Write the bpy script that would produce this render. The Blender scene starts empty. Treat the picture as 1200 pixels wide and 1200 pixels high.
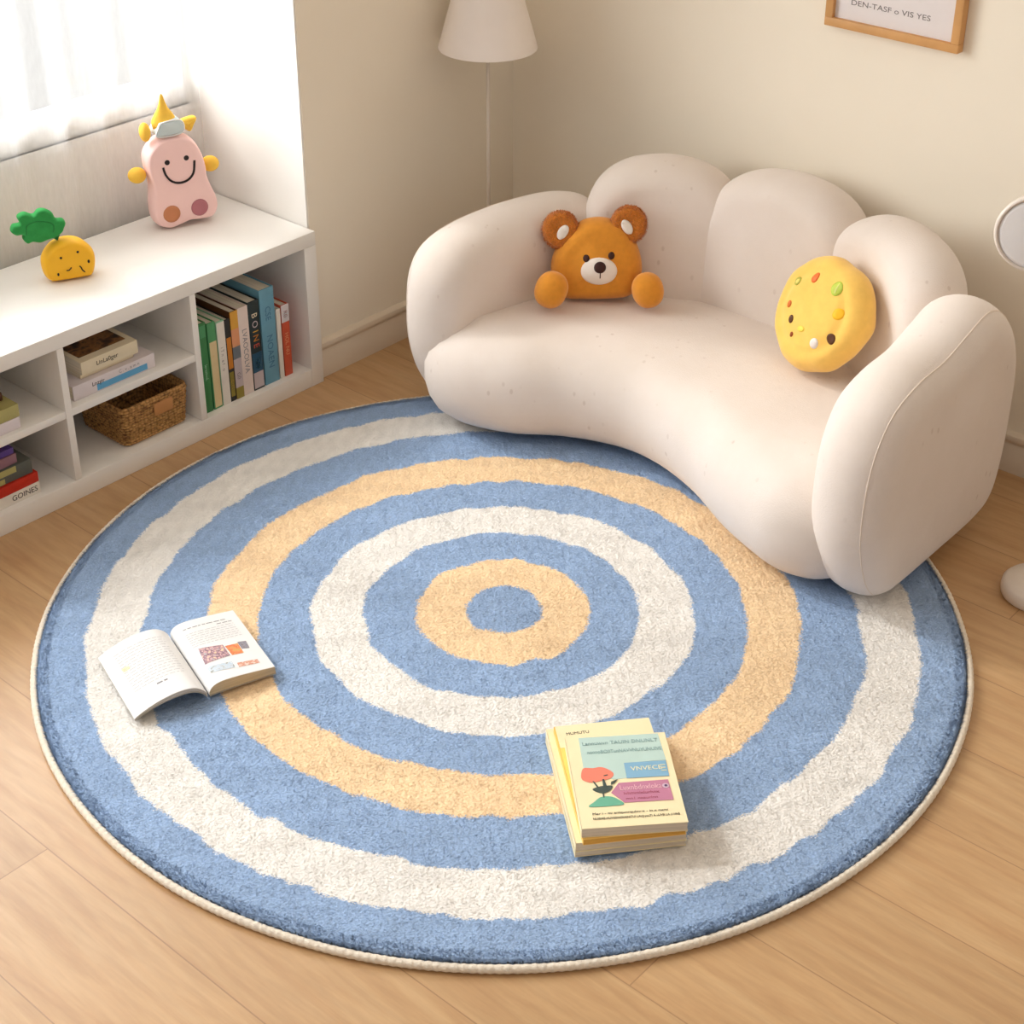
import bpy, bmesh, math, random
import numpy as np
from mathutils import Vector, Matrix
from mathutils.bvhtree import BVHTree
from mathutils import noise as mnoise

PI = math.pi
rnd = random.Random(7)
nrg = np.random.default_rng(11)
scene = bpy.context.scene
COL = scene.collection

# ------------------------------------------------------------------ materials
def lin(c):
    def f(v):
        v /= 255.0
        return v / 12.92 if v <= 0.04045 else ((v + 0.055) / 1.055) ** 2.4
    return (f(c[0]), f(c[1]), f(c[2]), 1.0)

class NT:
    """small helper to wire shader nodes"""
    def __init__(s, name):
        s.m = bpy.data.materials.new(name); s.m.use_nodes = True
        s.t = s.m.node_tree; s.n = s.t.nodes; s.l = s.t.links
        s.b = s.n['Principled BSDF']; s.out = s.n['Material Output']
    def new(s, kind, **kw):
        n = s.n.new(kind)
        for k, v in kw.items():
            if k.startswith('i_'):
                n.inputs[k[2:].replace('_', ' ')].default_value = v
            else:
                setattr(n, k, v)
        return n
    def link(s, a, b): s.l.new(a, b)
    def coord(s, which='Object'): return s.new('ShaderNodeTexCoord').outputs[which]
    def ramp(s, fac, stops):
        r = s.new('ShaderNodeValToRGB'); cr = r.color_ramp
        while len(cr.elements) < len(stops): cr.elements.new(0.5)
        for e, (p, c) in zip(cr.elements, stops):
            e.position = p; e.color = c
        s.link(fac, r.inputs['Fac']); return r.outputs['Color']
    def math(s, op, a, b=None):
        n = s.new('ShaderNodeMath', operation=op)
        for i, v in enumerate((a, b)):
            if v is None: continue
            if isinstance(v, (int, float)): n.inputs[i].default_value = v
            else: s.link(v, n.inputs[i])
        return n.outputs[0]
    def mix(s, fac, a, b, blend='MIX'):
        n = s.new('ShaderNodeMix', data_type='RGBA', blend_type=blend)
        for i, v in ((0, fac), (6, a), (7, b)):
            if isinstance(v, (int, float, tuple)): n.inputs[i].default_value = v
            else: s.link(v, n.inputs[i])
        return n.outputs[2]
    def noise(s, scale, detail=2.0, rough=0.5, vec=None, dist=0.0):
        n = s.new('ShaderNodeTexNoise')
        n.inputs['Scale'].default_value = scale; n.inputs['Detail'].default_value = detail
        n.inputs['Roughness'].default_value = rough; n.inputs['Distortion'].default_value = dist
        s.link(vec if vec is not None else s.coord(), n.inputs['Vector'])
        return n.outputs['Fac']
    def bump(s, h, strength=0.3, dist=0.002):
        n = s.new('ShaderNodeBump'); n.inputs['Strength'].default_value = strength
        n.inputs['Distance'].default_value = dist
        s.link(h, n.inputs['Height']); s.link(n.outputs['Normal'], s.b.inputs['Normal'])
    def scaled(s, v, vec=None):
        n = s.new('ShaderNodeMapping'); n.inputs['Scale'].default_value = v
        s.link(vec if vec is not None else s.coord(), n.inputs['Vector']); return n.outputs[0]

_mats = {}
def mat(name, rgb, rough=0.6, spec=0.3, var=0.04, scale=30.0, bump=0.0, bscale=200.0, bdist=0.001, sheen=0.0, metal=0.0):
    if name in _mats: return _mats[name]
    t = NT(name); c = lin(rgb)
    if var > 0:
        f = t.noise(scale, 3.0)
        lo = tuple(v * (1 - var) for v in c[:3]) + (1,); hi = tuple(min(1, v * (1 + var)) for v in c[:3]) + (1,)
        t.link(t.ramp(f, [(0.3, lo), (0.7, hi)]), t.b.inputs['Base Color'])
    else:
        t.b.inputs['Base Color'].default_value = c
    t.b.inputs['Roughness'].default_value = rough
    t.b.inputs['Specular IOR Level'].default_value = spec
    t.b.inputs['Metallic'].default_value = metal
    if sheen: t.b.inputs['Sheen Weight'].default_value = sheen
    if bump: t.bump(t.noise(bscale, 2.0), bump, bdist)
    _mats[name] = t.m
    return t.m

def m_floor():
    t = NT('oak planks')
    mp = t.new('ShaderNodeMapping'); mp.inputs['Location'].default_value = (0.12 + 1.25 * 4, 0.859 + 0.18 * 20, 0)
    t.link(t.coord(), mp.inputs['Vector'])
    def brick(c1, c2, mortar):
        b = t.new('ShaderNodeTexBrick'); b.offset = 0.37; b.offset_frequency = 2; b.squash = 1.0
        b.inputs['Color1'].default_value = c1; b.inputs['Color2'].default_value = c2; b.inputs['Mortar'].default_value = mortar
        b.inputs['Scale'].default_value = 1.0; b.inputs['Mortar Size'].default_value = 0.0011
        b.inputs['Mortar Smooth'].default_value = 0.2; b.inputs['Bias'].default_value = 0.0
        b.inputs['Brick Width'].default_value = 1.25; b.inputs['Row Height'].default_value = 0.18
        t.link(mp.outputs[0], b.inputs['Vector']); return b
    b = brick((0, 0, 0, 1), (1, 1, 1, 1), (0.5, 0.5, 0.5, 1))
    # every plank gets its own slice of grain
    sep = t.new('ShaderNodeSeparateXYZ'); t.link(t.coord(), sep.inputs[0])
    cmb = t.new('ShaderNodeCombineXYZ')
    t.link(t.math('MULTIPLY', sep.outputs[0], 1.0), cmb.inputs[0])
    t.link(t.math('MULTIPLY', sep.outputs[1], 9.0), cmb.inputs[1])
    t.link(t.math('MULTIPLY', b.outputs['Color'], 7.0), cmb.inputs[2])
    g1 = t.noise(3.2, 6.0, 0.6, cmb.outputs[0], 0.6)
    g2 = t.noise(16.0, 4.0, 0.55, cmb.outputs[0], 0.3)
    cm2 = t.new('ShaderNodeCombineXYZ')
    t.link(t.math('MULTIPLY', sep.outputs[0], 2.0), cm2.inputs[0]); t.link(t.math('MULTIPLY', sep.outputs[1], 5.0), cm2.inputs[1])
    t.link(t.math('MULTIPLY', b.outputs['Color'], 3.0), cm2.inputs[2])
    w = t.new('ShaderNodeTexWave', wave_type='RINGS'); w.inputs['Scale'].default_value = 2.3; w.inputs['Distortion'].default_value = 7.0
    w.inputs['Detail'].default_value = 3.0; w.inputs['Detail Scale'].default_value = 1.2
    t.link(cm2.outputs[0], w.inputs['Vector'])
    base = t.ramp(g1, [(0.25, lin((184, 142, 98))), (0.5, lin((196, 157, 112))), (0.75, lin((204, 168, 124)))])
    fine = t.ramp(g2, [(0.3, (0.92, 0.91, 0.90, 1)), (0.65, (1.03, 1.03, 1.03, 1))])
    c = t.mix(0.8, base, fine, 'MULTIPLY')
    ring = t.ramp(w.outputs['Fac'], [(0.0, (0.90, 0.88, 0.86, 1)), (0.6, (1, 1, 1, 1))])
    c = t.mix(0.55, c, ring, 'MULTIPLY')
    tone = t.ramp(b.outputs['Color'], [(0.0, (0.93, 0.92, 0.91, 1)), (1.0, (1.04, 1.03, 1.02, 1))])
    c = t.mix(1.0, c, tone, 'MULTIPLY')
    # a few small dark knots
    v = t.new('ShaderNodeTexVoronoi'); v.inputs['Scale'].default_value = 2.6
    t.link(t.scaled((1.0, 2.2, 1.0)), v.inputs['Vector'])
    kn = t.ramp(v.outputs['Distance'], [(0.0, (0.5, 0.4, 0.32, 1)), (0.035, (0.9, 0.87, 0.84, 1)), (0.10, (1, 1, 1, 1))])
    c = t.mix(0.8, c, kn, 'MULTIPLY')
    c = t.mix(t.math('MULTIPLY', b.outputs['Fac'], .75), c, lin((150, 112, 74)))
    t.link(c, t.b.inputs['Base Color'])
    t.b.inputs['Roughness'].default_value = 0.37; t.b.inputs['Specular IOR Level'].default_value = 0.75
    t.bump(t.math('SUBTRACT', t.math('MULTIPLY', g2, 0.15), b.outputs['Fac']), 0.25, 0.001)
    return t.m

def m_sofa():
    t = NT('cream plush fabric')
    f = t.noise(5.0, 4.0, 0.6)
    base = t.ramp(f, [(0.3, lin((226, 213, 202))), (0.7, lin((233, 221, 212)))])
    v = t.new('ShaderNodeTexVoronoi'); v.inputs['Scale'].default_value = 40.0
    t.link(t.scaled((1.0, 1.0, 0.6)), v.inputs['Vector'])
    fl = t.ramp(v.outputs['Distance'], [(0.0, (1, 1, 1, 1)), (0.10, (1, 1, 1, 1)), (0.17, (0, 0, 0, 1))])
    gate = t.ramp(t.noise(9.0, 2.0), [(0.52, (0, 0, 0, 1)), (0.62, (1, 1, 1, 1))])
    k = t.math('MULTIPLY', t.math('MULTIPLY', fl, gate), 0.30)
    t.link(t.mix(k, base, lin((176, 152, 134))), t.b.inputs['Base Color'])
    t.b.inputs['Roughness'].default_value = 0.92; t.b.inputs['Specular IOR Level'].default_value = 0.15
    t.b.inputs['Sheen Weight'].default_value = 0.25; t.b.inputs['Sheen Roughness'].default_value = 0.5
    t.bump(t.math('ADD', t.noise(420.0, 2.0), t.math('MULTIPLY', t.noise(14.0, 3.0), 2.2)), 0.25, 0.0022)
    return t.m

def m_pile(ends):
    t = NT('loose yarn ends' if ends else 'plush pile')
    a = t.new('ShaderNodeAttribute', attribute_name='yarn')
    t.link(a.outputs['Color'], t.b.inputs['Base Color'])
    t.b.inputs['Roughness'].default_value = 0.95; t.b.inputs['Specular IOR Level'].default_value = 0.05
    if ends:
        nn = t.new('ShaderNodeAttribute', attribute_name='lie')
        nv = t.new('ShaderNodeVectorMath', operation='NORMALIZE'); t.link(nn.outputs['Vector'], nv.inputs[0])
        d = t.new('ShaderNodeBsdfDiffuse'); tl = t.new('ShaderNodeBsdfTranslucent'); mx = t.new('ShaderNodeMixShader'); mx.inputs[0].default_value = 0.5
        for b in (d, tl): t.link(a.outputs['Color'], b.inputs['Color']); t.link(nv.outputs[0], b.inputs['Normal'])
        t.link(d.outputs[0], mx.inputs[1]); t.link(tl.outputs[0], mx.inputs[2]); t.link(mx.outputs[0], t.out.inputs['Surface'])
    return t.m

def m_weave():
    t = NT('woven seagrass')
    co = t.coord()
    v = t.new('ShaderNodeTexVoronoi'); v.inputs['Scale'].default_value = 135.0; v.inputs['Randomness'].default_value = 0.55
    t.link(t.scaled((1.0, 1.0, 1.1), co), v.inputs['Vector'])
    c = t.ramp(v.outputs['Distance'], [(0.15, lin((216, 170, 106))), (0.5, lin((186, 138, 80))), (0.82, lin((104, 68, 34)))])
    t.link(t.mix(0.5, c, t.ramp(t.noise(40.0, 3.0), [(0.3, (0.7, 0.66, 0.6, 1)), (0.7, (1.1, 1.1, 1.1, 1))]), 'MULTIPLY'), t.b.inputs['Base Color'])
    t.b.inputs['Roughness'].default_value = 0.75
    t.bump(t.math('MULTIPLY', v.outputs['Distance'], -1.0), 0.6, 0.003)
    return t.m

def m_curtain():
    t = NT('white sheer voile')
    tr = t.new('ShaderNodeBsdfTransparent'); tl = t.new('ShaderNodeBsdfTranslucent'); df = t.new('ShaderNodeBsdfDiffuse')
    tl.inputs['Color'].default_value = (0.95, 0.95, 0.95, 1); df.inputs['Color'].default_value = (0.93, 0.92, 0.91, 1)
    tr.inputs['Color'].default_value = (1, 1, 1, 1)
    m1 = t.new('ShaderNodeMixShader'); m1.inputs[0].default_value = 0.45
    t.link(tl.outputs[0], m1.inputs[1]); t.link(df.outputs[0], m1.inputs[2])
    m2 = t.new('ShaderNodeMixShader')
    # open weave, a touch denser along the threads
    f = t.noise(60.0, 2.0, 0.5, t.scaled((1.0, 3.0, 0.6)))
    t.link(t.math('ADD', t.math('MULTIPLY', f, 0.06), 0.31), m2.inputs[0])
    t.link(tr.outputs[0], m2.inputs[1]); t.link(m1.outputs[0], m2.inputs[2])
    t.link(m2.outputs[0], t.out.inputs['Surface'])
    return t.m

def m_glass():
    t = NT('clear window glass')
    tr = t.new('ShaderNodeBsdfTransparent'); gl = t.new('ShaderNodeBsdfGlossy'); gl.inputs['Roughness'].default_value = 0.02
    tr.inputs['Color'].default_value = (0.97, 0.98, 0.98, 1)
    m = t.new('ShaderNodeMixShader'); m.inputs[0].default_value = 0.05
    t.link(tr.outputs[0], m.inputs[1]); t.link(gl.outputs[0], m.inputs[2]); t.link(m.outputs[0], t.out.inputs['Surface'])
    return t.m

def m_pages(name, rgb, axis='Z'):
    if name in _mats: return _mats[name]
    t = NT(name)
    sc = {'X': (900.0, 4.0, 4.0), 'Y': (4.0, 900.0, 4.0), 'Z': (4.0, 4.0, 900.0)}[axis]
    f = t.noise(1.0, 1.0, 0.5, t.scaled(sc)); c = lin(rgb)
    t.link(t.ramp(f, [(0.35, tuple(v * 0.84 for v in c[:3]) + (1,)), (0.65, c)]), t.b.inputs['Base Color'])
    t.b.inputs['Roughness'].default_value = 0.85
    _mats[name] = t.m
    return t.m

def m_patches(name, cols, scale=60.0, rough=0.5):
    """printed picture: soft blotches of several inks"""
    if name in _mats: return _mats[name]
    t = NT(name)
    f = t.noise(scale, 2.0, 0.5)
    st = [(0.32 + 0.36 * i / max(1, len(cols) - 1), lin(c)) for i, c in enumerate(cols)]
    t.link(t.ramp(f, st), t.b.inputs['Base Color']); t.b.inputs['Roughness'].default_value = rough
    _mats[name] = t.m
    return t.m

# ------------------------------------------------------------------ object helpers
def link(o, parent=None):
    COL.objects.link(o)
    if parent is not None: o.parent = parent
    return o

def props(o, label=None, cat=None, group=None, kind=None):
    if label: o['label'] = label
    if cat: o['category'] = cat
    if group: o['group'] = group
    if kind: o['kind'] = kind
    return o

def thing(name, label, cat, loc=(0, 0, 0), rotz=0.0, group=None, axes=None):
    o = bpy.data.objects.new(name, None); o.empty_display_size = 0.05
    link(o)
    if axes is not None:
        m = Matrix((axes[0], axes[1], axes[2])).transposed().to_4x4(); m.translation = Vector(loc); o.matrix_world = m
    else:
        o.location = loc; o.rotation_euler = (0, 0, rotz)
    return props(o, label, cat, group)

class MB:
    def __init__(s): s.v = []; s.f = []
    def add(s, vs, fs):
        k = len(s.v); s.v += [tuple(v) for v in vs]; s.f += [tuple(i + k for i in f) for f in fs]; return s
    def obj(s, name, m, parent=None, smooth=True, label=None, loc=None):
        me = bpy.data.meshes.new(name); me.from_pydata([tuple(map(float, v)) for v in s.v], [], s.f)
        bm = bmesh.new(); bm.from_mesh(me); bmesh.ops.recalc_face_normals(bm, faces=bm.faces); bm.to_mesh(me); bm.free()
        if smooth:
            me.polygons.foreach_set('use_smooth', [True] * len(me.polygons))
            if smooth == 'angle': me.set_sharp_from_angle(angle=math.radians(38))
        me.materials.append(m)
        o = link(bpy.data.objects.new(name, me), parent)
        if loc: o.location = loc
        if label: o['label'] = label
        return o
    def bvh(s): return BVHTree.FromPolygons([Vector(v) for v in s.v], s.f)

def box(x0, x1, y0, y1, z0, z1, bev=0.0, seg=2):
    mb = MB()
    bm = bmesh.new(); bmesh.ops.create_cube(bm, size=1.0)
    for v in bm.verts:
        v.co = Vector((x0 + (v.co.x + .5) * (x1 - x0), y0 + (v.co.y + .5) * (y1 - y0), z0 + (v.co.z + .5) * (z1 - z0)))
    if bev > 0: bmesh.ops.bevel(bm, geom=bm.edges[:], offset=bev, segments=seg, profile=0.5, affect='EDGES')
    bm.verts.index_update()
    mb.add([v.co[:] for v in bm.verts], [[v.index for v in f.verts] for f in bm.faces]); bm.free()
    return mb

def boxobj(name, m, parent, b, bev=0.0, label=None):
    return box(*b, bev=bev).obj(name, m, parent, smooth='angle' if bev else False, label=label)

def catmull(pts, n, closed=True):
    P = [np.array(p, float) for p in pts]; N = len(P); out = []
    segs = N if closed else N - 1
    for i in range(segs):
        g = (lambda j: P[j % N]) if closed else (lambda j: P[min(max(j, 0), N - 1)])
        p0, p1, p2, p3 = g(i - 1), g(i), g(i + 1), g(i + 2)
        for k in range(12):
            t = k / 12
            out.append(0.5 * ((2 * p1) + (-p0 + p2) * t + (2 * p0 - 5 * p1 + 4 * p2 - p3) * t * t + (-p0 + 3 * p1 - 3 * p2 + p3) * t ** 3))
    if not closed: out.append(P[-1])
    A = np.array(out)
    return resample(A, n, closed)

def resample(A, n, closed=True):
    B = np.vstack([A, A[:1]]) if closed else A
    d = np.r_[0, np.cumsum(np.linalg.norm(np.diff(B, axis=0), axis=1))]
    t = np.linspace(0, d[-1], n, endpoint=not closed)
    return np.stack([np.interp(t, d, B[:, k]) for k in range(B.shape[1])], 1)

def normals2(P):
    T = np.roll(P, -1, 0) - np.roll(P, 1, 0); T /= np.linalg.norm(T, axis=1)[:, None] + 1e-12
    area = 0.5 * np.sum(P[:, 0] * np.roll(P[:, 1], -1) - np.roll(P[:, 0], -1) * P[:, 1])
    N = np.stack([T[:, 1], -T[:, 0]], 1)
    return N if area > 0 else -N

def pillow(outline, h, r, mapf, dome=0.0, nphi=10, ncap=6, center=None, bulge=None):
    """closed outline swollen to a cushion of half thickness h with edge rounding r"""
    P = np.asarray(outline, float); N = normals2(P); n = len(P); N0 = N.copy()
    for _ in range(14):
        N = .5 * N + .25 * (np.roll(N, 1, 0) + np.roll(N, -1, 0))
    c = np.mean(P, 0) if center is None else np.array(center)
    rings = []
    inner = P - N * r
    fs = np.linspace(0, 1, ncap + 1)[1:]
    for f in fs[:-1]: rings.append((c + (inner - c) * f, -(h + dome * (1 - f * f) ** 2)))
    for ph in np.linspace(-PI / 2, PI / 2, nphi * 2 + 1):
        rings.append((P - N * (r * (1 - math.cos(ph))), h * math.sin(ph)))
    for f in fs[::-1][1:]: rings.append((c + (inner - c) * f, h + dome * (1 - f * f) ** 2))
    mb = MB(); V = [mapf(c[0], c[1], -(h + dome))]
    for Q, t in rings:
        V += [mapf(q[0], q[1], t) for q in Q]
    V.append(mapf(c[0], c[1], h + dome)); F = []
    R = len(rings)
    for i in range(n): F.append((0, 1 + (i + 1) % n, 1 + i))
    for k in range(R - 1):
        a = 1 + k * n; b = a + n
        for i in range(n):
            j = (i + 1) % n; F.append((a + i, a + j, b + j, b + i))
    a = 1 + (R - 1) * n; L = len(V) - 1
    for i in range(n): F.append((a + i, a + (i + 1) % n, L))
    return mb.add(V, F)

def ellipsoid(c, r, nu=24, nv=14, e=1.0, axes=None):
    mb = MB(); V = []; F = []
    def P(a, b):
        sp = lambda x: math.copysign(abs(x) ** e, x)
        p = Vector((r[0] * sp(math.cos(b)) * sp(math.cos(a)), r[1] * sp(math.cos(b)) * sp(math.sin(a)), r[2] * sp(math.sin(b))))
        if axes: p = axes[0] * p.x + axes[1] * p.y + axes[2] * p.z
        return Vector(c) + p
    V.append(P(0, -PI / 2))
    for k in range(1, nv):
        for i in range(nu): V.append(P(2 * PI * i / nu, -PI / 2 + PI * k / nv))
    V.append(P(0, PI / 2))
    for i in range(nu): F.append((0, 1 + (i + 1) % nu, 1 + i))
    for k in range(nv - 2):
        a = 1 + k * nu
        for i in range(nu): F.append((a + i, a + (i + 1) % nu, a + nu + (i + 1) % nu, a + nu + i))
    a = 1 + (nv - 2) * nu
    for i in range(nu): F.append((a + i, a + (i + 1) % nu, len(V) - 1))
    return mb.add(V, F)

def tube(pts, rad, n=10, closed=False):
    P = [Vector(p) for p in pts]; N = len(P); mb = MB(); V = []; F = []
    rads = rad if isinstance(rad, (list, tuple)) else [rad] * N
    up = Vector((0.13, 0.27, 0.95))
    for i in range(N):
        a = P[(i - 1) % N] if closed else P[max(i - 1, 0)]; b = P[(i + 1) % N] if closed else P[min(i + 1, N - 1)]
        t = (b - a).normalized(); x = t.cross(up)
        if x.length < 1e-4: x = t.cross(Vector((1, 0, 0)))
        x.normalize(); y = t.cross(x)
        V += [P[i] + (x * math.cos(2 * PI * k / n) + y * math.sin(2 * PI * k / n)) * rads[i] for k in range(n)]
    for i in range(N if closed else N - 1):
        a = i * n; b = ((i + 1) % N) * n
        for k in range(n): F.append((a + k, a + (k + 1) % n, b + (k + 1) % n, b + k))
    if not closed:
        F.append(tuple(range(n))); F.append(tuple(range((N - 1) * n, N * n)))
    return mb.add(V, F)

def lathe(prof, n=48, c=(0, 0, 0), closed=False):
    mb = MB(); V = []; F = []; m = len(prof)
    for i in range(n):
        a = 2 * PI * i / n
        V += [(c[0] + r * math.cos(a), c[1] + r * math.sin(a), c[2] + z) for r, z in prof]
    for i in range(n):
        A = i * m; B = ((i + 1) % n) * m
        for k in range(m if closed else m - 1):
            l = (k + 1) % m; F.append((A + k, B + k, B + l, A + l))
    return mb.add(V, F)

def flat(poly, z=0.0, th=0.0004):
    """thin printed shape lying in the XY plane"""
    n = len(poly); mb = MB()
    mb.add([(p[0], p[1], z) for p in poly] + [(p[0], p[1], z + th) for p in poly],
           [tuple(range(n, 2 * n)), tuple(reversed(range(n)))] + [(i, (i + 1) % n, n + (i + 1) % n, n + i) for i in range(n)])
    return mb

def patch(bvh, poly, axis_o, axis_d, th=0.0008, rings=4, dome=0.0):
    """a stitched patch: 2-D outline laid on a surface; axis_o(x,y) gives the start of the ray, axis_d its direction"""
    P = np.asarray(poly, float); c = P.mean(0); n = len(P); mb = MB(); top = []; low = []
    d = Vector(axis_d).normalized()
    def hit(q, up):
        o = Vector(axis_o(q[0], q[1])); h = bvh.ray_cast(o, d)
        p = h[0] if h[0] is not None else o + d * 0.05
        return p - d * up
    V = [hit(c, th + dome)]
    for k in range(1, rings + 1):
        f = k / rings
        for p in P: V.append(hit(c + (p - c) * f, th + dome * (1 - f * f)))
    for p in P: V.append(hit(p, -0.0015))
    F = [(0, 1 + i, 1 + (i + 1) % n) for i in range(n)]
    for k in range(rings):
        a = 1 + k * n
        for i in range(n): F.append((a + i, a + n + i, a + n + (i + 1) % n, a + (i + 1) % n))
    return mb.add(V, F)

def circ(cx, cy, rx, ry=None, n=20, rot=0.0):
    ry = rx if ry is None else ry; out = []
    for i in range(n):
        a = 2 * PI * i / n; x = rx * math.cos(a); y = ry * math.sin(a)
        out.append((cx + x * math.cos(rot) - y * math.sin(rot), cy + x * math.sin(rot) + y * math.cos(rot)))
    return out

_txt = {}
def text_mb(s, size=0.01, th=0.0003, align='CENTER', bold=0.0, sx=1.0):
    """flat lettering in the XY plane, centred on the origin"""
    cu = bpy.data.curves.new('lettering', 'FONT'); cu.body = s; cu.size = size; cu.align_x = align; cu.align_y = 'CENTER'
    cu.extrude = th / 2; cu.offset = bold; cu.resolution_u = 3
    o = bpy.data.objects.new('lettering', cu); COL.objects.link(o)
    dg = bpy.context.evaluated_depsgraph_get(); dg.update()
    me = bpy.data.meshes.new_from_object(o.evaluated_get(dg))
    vs = [(v.co.x * sx, v.co.y, v.co.z + th / 2) for v in me.vertices]; fs = [tuple(p.vertices) for p in me.polygons]
    bpy.data.objects.remove(o); bpy.data.curves.remove(cu); bpy.data.meshes.remove(me)
    return MB().add(vs, fs)

def xf(mb, M):
    mb.v = [tuple(M @ Vector(v)) for v in mb.v]; return mb

def frame_axes(x, y, z): return (Vector(x).normalized(), Vector(y).normalized(), Vector(z).normalized())

# ------------------------------------------------------------------ camera
CX, CY, CZ = 1.5564658603672403, -1.7517454304001951, 1.72971306954568
R = [(0.7509168006937857, 0.6603917546777718, 0.0025862694026247738), (-0.33144722928116216, 0.3734882317700919, 0.8664001817469172), (-0.5711975950909196, 0.6514516644255841, -0.49934360542564893)]
cam = bpy.data.cameras.new('camera'); co = bpy.data.objects.new('camera', cam); COL.objects.link(co)
m = Matrix((R[0], R[1], tuple(-v for v in R[2]))).transposed().to_4x4(); m.translation = (CX, CY, CZ)
co.matrix_world = m
cam.sensor_width = 36.0; cam.lens = 1940.0 / 1200 * 36.0; cam.shift_y = -(600 - 502.44) / 1200; cam.clip_start = 0.05
scene.camera = co

# ------------------------------------------------------------------ setting
XW = -0.895      # the pier beside the cabinet
YW = 1.045       # back wall
XG = -1.25       # window wall, inner face
YN = 0.395       # end of the window niche
WALL = mat('warm cream wall paint', (245, 235, 217), 0.75, 0.2, 0.015, 3.0, 0.12, 350.0)
WHITE = mat('white wall paint', (240, 236, 230), 0.7, 0.2, 0.01, 3.0)
TRIM = mat('cream painted skirting', (228, 213, 193), 0.45, 0.35, 0.01, 5.0)
CAB = mat('white lacquered board', (240, 236, 230), 0.42, 0.4, 0.012, 8.0)
FRAMEW = mat('white window frame', (244, 243, 241), 0.4, 0.4, 0.0)

def struct(name, mb, m, parent=None, smooth=False):
    o = mb.obj(name, m, parent, smooth=smooth)
    if parent is None: o['kind'] = 'structure'
    return o

fl = box(-1.45, 3.2, -3.6, YW + 0.05, -0.06, 0.0); struct('floor', fl, m_floor())
struct('ceiling', box(-1.45, 3.2, -3.6, YW + 0.15, 2.55, 2.65), WHITE)
struct('wall_back', box(XW, 3.2, YW, YW + 0.15, 0, 2.55), WALL)
pier = box(XG - 0.15, XW, YN, YW + 0.15, 0, 2.55); struct('wall_left', pier, WALL)
# thin plaster return on the niche side of the pier stays white
struct('wall_niche', box(XG, XW - 0.002, YN - 0.004, YN, 0, 2.55), WHITE)
WY0, WY1, WZ0, WZ1 = -2.3, 0.388, 0.548, 2.35
ww = MB()
for b in ((XG - .15, XG, -3.6, YN, 0, WZ0), (XG - .15, XG, -3.6, YN, WZ1, 2.55), (XG - .15, XG, -3.6, WY0, WZ0, WZ1), (XG - .15, XG, WY1, YN, WZ0, WZ1)):
    q = box(*b); ww.add(q.v, q.f)
struct('wall_window', ww, WHITE)
# window: a frame with three lights, each pane a sub part
fr = MB()
ys = [WY0, WY0 + (WY1 - WY0) / 3, WY0 + 2 * (WY1 - WY0) / 3, WY1]
xf0, xf1 = XG - 0.060, XG - 0.012
for b in ((xf0, xf1, WY0, WY1, WZ0, WZ0 + .06), (xf0, xf1, WY0, WY1, WZ1 - .06, WZ1)):
    q = box(*b, bev=.004); fr.add(q.v, q.f)
for y in ys:
    a, b_ = (y, y + .03) if y == WY0 else ((y - .03, y) if y == WY1 else (y - .03, y + .03))
    q = box(xf0, xf1, a, b_, WZ0 + .06, WZ1 - .06, bev=.004); fr.add(q.v, q.f)
wf = struct('window_1', fr, FRAMEW)
GL = m_glass()
for i in range(3): struct('pane', box(XG - .038, XG - .034, ys[i] + .028, ys[i + 1] - .028, WZ0 + .05, WZ1 - .05), GL, wf)
struct('trim_1', box(XG - .012, XG + .001, WY0 - .02, WY1 + .004, WZ0 - .018, WZ0, bev=.0005), FRAMEW)

def skirting(name, p0, p1, n):
    """moulded skirting: plain board, narrow step, rounded top bead"""
    prof = [(0, 0), (.012, 0), (.012, .058), (.0105, .060), (.0105, .066), (.014, .070), (.0155, .076), (.0135, .083), (.008, .087), (0, .088)]
    mb = MB(); V = []
    for p in (p0, p1):
        V += [(p[0] + n[0] * a, p[1] + n[1] * a, z) for a, z in prof]
    k = len(prof)
    mb.add(V, [(i, i + 1, k + i + 1, k + i) for i in range(k - 1)] + [tuple(range(k)), tuple(range(k, 2 * k))])
    struct(name, mb, TRIM, smooth='angle')
skirting('baseboard_left', (XW, YN + .001), (XW, YW), (1, 0))
skirting('baseboard_back', (XW, YW), (3.2, YW), (0, -1))

# curtain
def curtain():
    mb = MB(); y0, y1 = -2.25, 0.389; n = 1500; rows = 14; V = []; F = []
    ph = [0]
    for j in range(rows):
        z = 0.015 + (2.42 - 0.015) * j / (rows - 1)
        for i in range(n):
            y = y0 + (y1 - y0) * i / (n - 1)
            w = 0.0155 * math.sin(y * 50 + 1.8 * math.sin(y * 7.0) + 0.25 * z) * (0.7 + 0.3 * math.sin(y * 13 + 1.0))
            w += 0.0045 * math.sin(y * 29 + z * 0.9) + 0.0015 * math.sin(y * 150 + 0.5 * z)
            V.append((XG + 0.026 + w, y, z))
    for j in range(rows - 1):
        for i in range(n - 1): F.append((j * n + i, j * n + i + 1, (j + 1) * n + i + 1, (j + 1) * n + i))
    t = thing('curtain', 'white sheer curtain in soft folds hanging over the window behind the shelf', 'curtain', (XG + .026, -.9, 0))
    me = mb.add([(v[0] - XG - .026, v[1] + .9, v[2]) for v in V], F).obj('curtain_panel', m_curtain(), t)
    pole = tube([(0, -1.38, 2.46), (0, 1.28, 2.46)], .012, 12); pole.obj('curtain_rod', FRAMEW, t)
curtain()

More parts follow.
